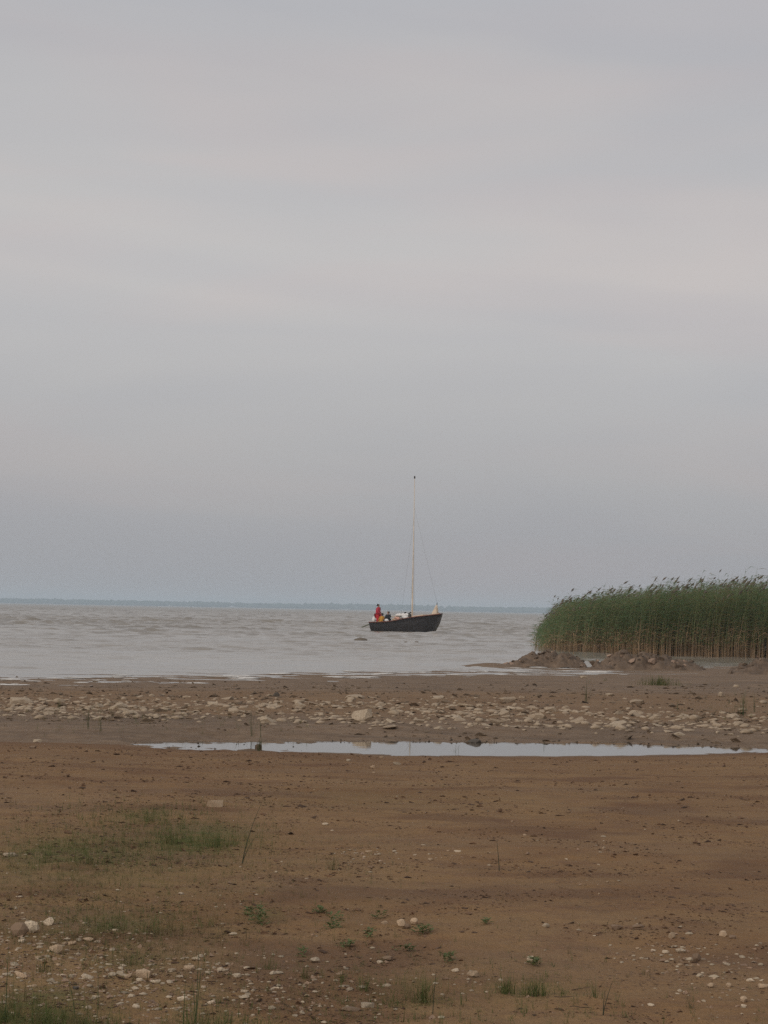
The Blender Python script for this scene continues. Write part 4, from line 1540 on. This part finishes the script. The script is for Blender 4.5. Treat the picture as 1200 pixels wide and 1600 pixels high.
link('stem_post', tube([(stem_x(1, .0), 0, 0), (stem_x(1, .9) + .03, 0, .9), (stem_x(1, 1.5) + .03, 0, 1.62), (stem_x(1, 1.6) + .02, 0, 1.78)], [.07, .075, .07, .06], 8), MAT_DARKWOOD, boat)
MAST_TOP = 987.5 - 747
mast_h = (at_y(650.5, 747, BOAT_PX.y)).z
link('mast', tube([(mast_x, 0, .25), (mast_x, 0, 2.5), (mast_x, 0, 6.5), (mast_x, 0, mast_h)], [.082, .078, .054, .028], 12), MAT_MAST, boat)
link('mast_cap', tube([(mast_x, 0, mast_h - .06), (mast_x, 0, mast_h + .16)], [.075, .06], 8), MAT_DARKWOOD, boat)
hb, sh, ke = hull_section(.56)
bowx = stem_x(1, 1.5) - .10
link('forestay_fitting', tube([(bowx - .45, 0, 1.55), (bowx - .38, 0, 2.72)], [.05, .035], 7), MAT_DARKWOOD, boat)
stays = [((bowx - .38, 0, 2.70), (mast_x + .05, 0, mast_h * .80)), ((mast_x - .5, 1.2, sh), (mast_x, .05, mast_h * .72)), ((mast_x - .5, -1.2, sh), (mast_x, -.05, mast_h * .72)),
         ((mast_x + .30, -.9, 1.3), (mast_x + .06, -.04, mast_h * .5))]
for a, b in stays:
    link('stay', tube([a, b], .005, 5), MAT_ROPE, boat)
# canvas bundled round the foot of the forestay
bm = bmesh.new()
bmesh.ops.create_cone(bm, cap_ends=True, segments=14, radius1=.33, radius2=.05, depth=1.02)
bmesh.ops.subdivide_edges(bm, edges=bm.edges[:], cuts=3, use_grid_fill=True)
for v in bm.verts:
    a = math.atan2(v.co.y, v.co.x)
    f = 1 + .16 * math.sin(a * 4 + v.co.z * 5) + .10 * math.sin(a * 7 - v.co.z * 9)
    v.co.x = v.co.x * f * 1.15 + .20 * (v.co.z + .5); v.co.y *= f * .8
bmesh.ops.translate(bm, verts=bm.verts, vec=(bowx - .62, 0, 1.58 + .44))
for f in bm.faces: f.smooth = True
bm_obj('bundled_jib', bm, MAT_CANVAS, boat)
# boom with the furled sail, lying low along the boat behind the mast
link('boom', tube([(mast_x - .12, 0, 1.46), (mast_x - 2.6, .12, 1.38)], .05, 8), MAT_MAST, boat)
pts, rad = [], []
rr = np.random.default_rng(4)
for i in range(17):
    t = i / 16
    pts.append((mast_x - .3 - 1.5 * t, -.02 + rr.normal(0, .03), 1.56 - .03 * t + rr.normal(0, .02)))
    rad.append(.15 * math.sin(math.pi * min(1, .12 + t * .86)) ** .5 * (1 + rr.normal(0, .14)) + .02)
link('furled_sail', tube(pts, rad, 10), MAT_WHITE, boat)
# dark gaff jaws / gear at the foot of the mast
bm = bmesh.new()
box_bm(bm, (mast_x - .22, -.05, 1.52), (.34, .22, .30), Matrix.Rotation(R(20), 3, 'Y'), .05)
box_bm(bm, (mast_x - .42, .1, 1.70), (.60, .10, .10), Matrix.Rotation(R(-25), 3, 'Y'), .03)
bm_obj('gaff_jaws', bm, MAT_DARKWOOD, boat)
# rudder with long raked blade, and tiller
bm = bmesh.new()
box_bm(bm, (-LB / 2 - .18, 0, .30), (.34, .07, 1.1), Matrix.Rotation(R(14), 3, 'Y'), .02)
rud = bm_obj('rudder', bm, MAT_OLIVE, boat)
link('tiller', tube([(-LB / 2 - .1, 0, .98), (-LB / 2 + .5, .02, 1.14), (-LB / 2 + 1.0, .05, 1.20)], [.035, .03, .022], 7), MAT_OLIVE, rud)

# things in the boat
def boat_pt(x, y, z):
    return boat.matrix_world @ Vector((x, y, z))


boat.matrix_world = Matrix.Translation(boat.location) @ Matrix.Rotation(YAW, 4, 'Z')


def bx(px):
    """local x on the boat's centre plane under a photo column"""
    d = ray(px, 975)
    # solve (BOAT + dir*s).x/y = d.x/d.y
    c_, s_ = math.cos(YAW), math.sin(YAW)
    k_ = d.x / d.y
    return (k_ * boat.location.y - boat.location.x) / (c_ - k_ * s_)


# steering oar trailing astern
o = link('steering_oar', tube([(0, 0, 0), (-1.2, 0, -.36), (-1.35, 0, -.42), (-2.0, 0, -.66)], [.03, .03, .06, .05], 8), MAT_OLIVE)
o.scale = (1, 1, 1)
o.location = boat_pt(-LB / 2 + .75, -.35, 1.00)
o.rotation_euler = (0, 0, YAW + R(6))
tag(o, 'olive steering oar trailing in the water behind the boat stern', 'oar')


def skin_obj(name, pts, edges, mat, parent, sub=1, root=0):
    """pts: list of (x,y,z,rx,ry)"""
    me = bpy.data.meshes.new(name)
    me.from_pydata([q[:3] for q in pts], edges, [])
    o = link(name, me, mat, parent)
    sk = o.modifiers.new('skin', 'SKIN')
    sk.use_smooth_shade = True
    lay = me.skin_vertices[0].data if me.skin_vertices else None
    if lay is None:
        bm = bmesh.new(); bm.from_mesh(me); bm.verts.layers.skin.verify(); bm.to_mesh(me); bm.free()
        lay = me.skin_vertices[0].data
    for i, q in enumerate(pts):
        lay[i].radius = (q[3], q[4] if len(q) > 4 else q[3])
        lay[i].use_root = (i == root)
    o.modifiers.new('sub', 'SUBSURF').levels = sub
    o.modifiers['sub'].render_levels = sub
    return o


def person(label, loc, rz, top, legs, pose='stand', scale=1.0, coat_long=False, bulk=1.15):
    root = empty('person', loc, rz)
    root.scale = (scale,) * 3
    tag(root, label, 'person')
    # facing local +x; z=0 at the soles (standing) or at the seat (sitting)
    if pose == 'stand':
        hip, dz = .92, 0
        leg = lambda s: [(.0, s * .095, .86), (.02, s * .11, .48), (-.01, s * .12, .08), (.13, s * .13, .03)]
        arm = lambda s: [(.0, s * .20, 1.44), (.02, s * .28, 1.16), (.20, s * .24, .98), (.27, s * .23, .96)]
    else:
        hip, dz = .10, -.82
        leg = lambda s: [(.04, s * .10, .10), (.46, s * .14, .12), (.44, s * .14, -.30), (.58, s * .15, -.34)]
        arm = lambda s: [(.04, s * .20, .62), (.10, s * .27, .36), (.32, s * .18, .26), (.39, s * .16, .25)]
    z = lambda v: v + dz
    pts = [(0, 0, hip, .15, .11), (.01, 0, z(1.15), .145, .10), (.02, 0, z(1.36), .17, .11), (.01, 0, z(1.47), .09, .08), (.03, 0, z(1.53), .055, .055),
           (.035, 0, z(1.60), .072, .085), (.03, 0, z(1.68), .078, .095), (.02, 0, z(1.75), .055, .065), (.125, 0, z(1.635), .014, .014)]
    ed = [(0, 1), (1, 2), (2, 3), (3, 4), (4, 5), (5, 6), (6, 7), (6, 8)]
    for s in (-1, 1):
        b = len(pts)
        lp = leg(s)
        for q, rr_ in zip(lp, (.088, .062, .042, .036)): pts.append((*q, rr_))
        ed += [(0, b), (b, b + 1), (b + 1, b + 2), (b + 2, b + 3)]
        b = len(pts)
        ap = arm(s)
        for q, rr_ in zip(ap, (.055, .043, .029, .034)): pts.append((*q, rr_, rr_ * .7))
        ed += [(2, b), (b, b + 1), (b + 1, b + 2), (b + 2, b + 3)]
        hx_, hy_, hz_ = ap[3]
        for f, (fy, fl) in enumerate(((-.027, .062), (-.009, .072), (.009, .068), (.027, .052))):
            c_ = len(pts)
            pts += [(hx_ + .045, hy_ + fy, hz_, .0095), (hx_ + .045 + fl, hy_ + fy, hz_ - .03, .0075)]
            ed += [(b + 3, c_), (c_, c_ + 1)]
        c_ = len(pts)
        pts += [(hx_ + .015, hy_ - s * .045, hz_ + .005, .011), (hx_ + .055, hy_ - s * .06, hz_ - .01, .009)]
        ed += [(b + 3, c_), (c_, c_ + 1)]
    skin_obj('body', pts, ed, MAT_SKIN, root)
    # jacket
    jp = [(0, 0, hip - (.12 if coat_long else .02), .185, .14), (0, 0, hip + .08, .18, .135), (.01, 0, z(1.15), .18, .13), (.02, 0, z(1.36), .20, .135), (.01, 0, z(1.475), .11, .10)]
    je = [(0, 1), (1, 2), (2, 3), (3, 4)]
    for s in (-1, 1):
        b = len(jp)
        for q, rr_ in zip(arm(s)[:3], (.075, .060, .045)): jp.append((*q, rr_))
        je += [(3, b), (b, b + 1), (b + 1, b + 2)]
    jp = [(*q[:3], *[w_ * bulk for w_ in q[3:]]) for q in jp]
    skin_obj('jacket', jp, je, top, root, root=2)
    tp = [(0, 0, hip, .165, .125)]
    te = []
    for s in (-1, 1):
        b = len(tp)
        for q, rr_ in zip(leg(s)[:3], (.108, .084, .066)): tp.append((*q, rr_))
        te += [(0, b), (b, b + 1), (b + 1, b + 2)]
    tp = [(*q[:3], *[w_ * bulk for w_ in q[3:]]) for q in tp]
    skin_obj('trousers', tp, te, legs, root)
    hp = [(-.025, 0, z(1.665), .082, .095), (.005, 0, z(1.745), .078, .085), (-.05, 0, z(1.60), .055, .06)]
    skin_obj('hair', hp, [(0, 1), (0, 2)], MAT_HAIR, root)
    return root


SOLE = .245
x_ = bx(590); person('person standing at the stern in a crimson jacket and bright red trousers', boat_pt(x_, .05, .52), YAW + R(20), MAT_RED, MAT_RED2, 'stand', 1.13, False, 1.65)
x_ = bx(600.3); person('person seated in orange-yellow oilskins beside the standing red figure', boat_pt(x_, -.35, .74), YAW + R(160), MAT_YELLOW, MAT_YELLOW, 'sit', .98, True, 1.35)
x_ = bx(606); person('person seated in black behind the orange-yellow oilskins', boat_pt(x_, .05, .90), YAW - R(100), MAT_BLACK, MAT_BLACK, 'sit', 1.0, True, 1.3)
x_ = bx(619.5); person('dark-haired person in pale top seated amidships, left of a similar one', boat_pt(x_, .4, .66), YAW + R(170), MAT_CANVAS, MAT_DENIM, 'sit', 1.0)
x_ = bx(625.5); person('dark-haired person in pale top seated amidships, right of a similar one', boat_pt(x_, .45, .66), YAW - R(160), MAT_CANVAS, MAT_DENIM, 'sit', 1.0)
x_ = bx(631); person('person in dark green jacket seated aft of the mast', boat_pt(x_, .2, .84), YAW + R(150), MAT_GREEN, MAT_DENIM, 'sit', 1.02)


def bundle(px, y, z, s, mat, label, name, cat, seed):
    o = link(name, stone_mesh(name, seed, 3, 'egg'), mat)
    o.scale = tuple(q / 2 for q in s)
    o.location = boat_pt(bx(px), y, z)
    o.rotation_euler = (0, .1, YAW)
    tag(o, label, cat)


bundle(586.6, -.3, 1.08, (.34, .3, .62), MAT_WHITE, 'white sack standing at the stern beside the red trousers', 'sack', 'sack', 801)
bundle(627.5, -.75, 1.22, (.75, .4, .36), MAT_PINK, 'salmon cloth bundle on the gunwale amidships', 'cloth_bundle', 'bundle', 802)
bundle(620, -.2, 1.12, (.8, .5, .5), MAT_DECK, 'tan bundle heaped amidships between seated people', 'cloth_bundle', 'bundle', 803)
bundle(610.5, -.7, 1.03, (.45, .3, .30), MAT_WHITE, 'white bundle low by the gunwale right of the black figure', 'cloth_bundle', 'bundle', 804)
bundle(640, -.8, 1.36, (.75, .4, .32), MAT_WHITE, 'white cloth bundle by the foot of the mast', 'cloth_bundle', 'bundle', 805)

# ------------------------------------------------------------------ haze over the lake
bm = bmesh.new()
bmesh.ops.create_cube(bm, size=1)
bmesh.ops.transform(bm, matrix=Matrix.Translation((0, 3900, 14.75)) @ Matrix.Diagonal((10400, 8100, 36.5, 1)), verts=bm.verts)
hm = bpy.data.materials.new('haze_air')
hm.use_nodes = True
hm.node_tree.nodes.clear()
ho = hm.node_tree.nodes.new('ShaderNodeOutputMaterial')
hv = hm.node_tree.nodes.new('ShaderNodeVolumePrincipled')
hv.inputs['Color'].default_value = (.73, .87, .99, 1)
hv.inputs['Density'].default_value = 2.2e-4
hm.node_tree.links.new(hv.outputs[0], ho.inputs['Volume'])
hz = bm_obj('haze', bm, hm, None)
tag(hz, kind='stuff')
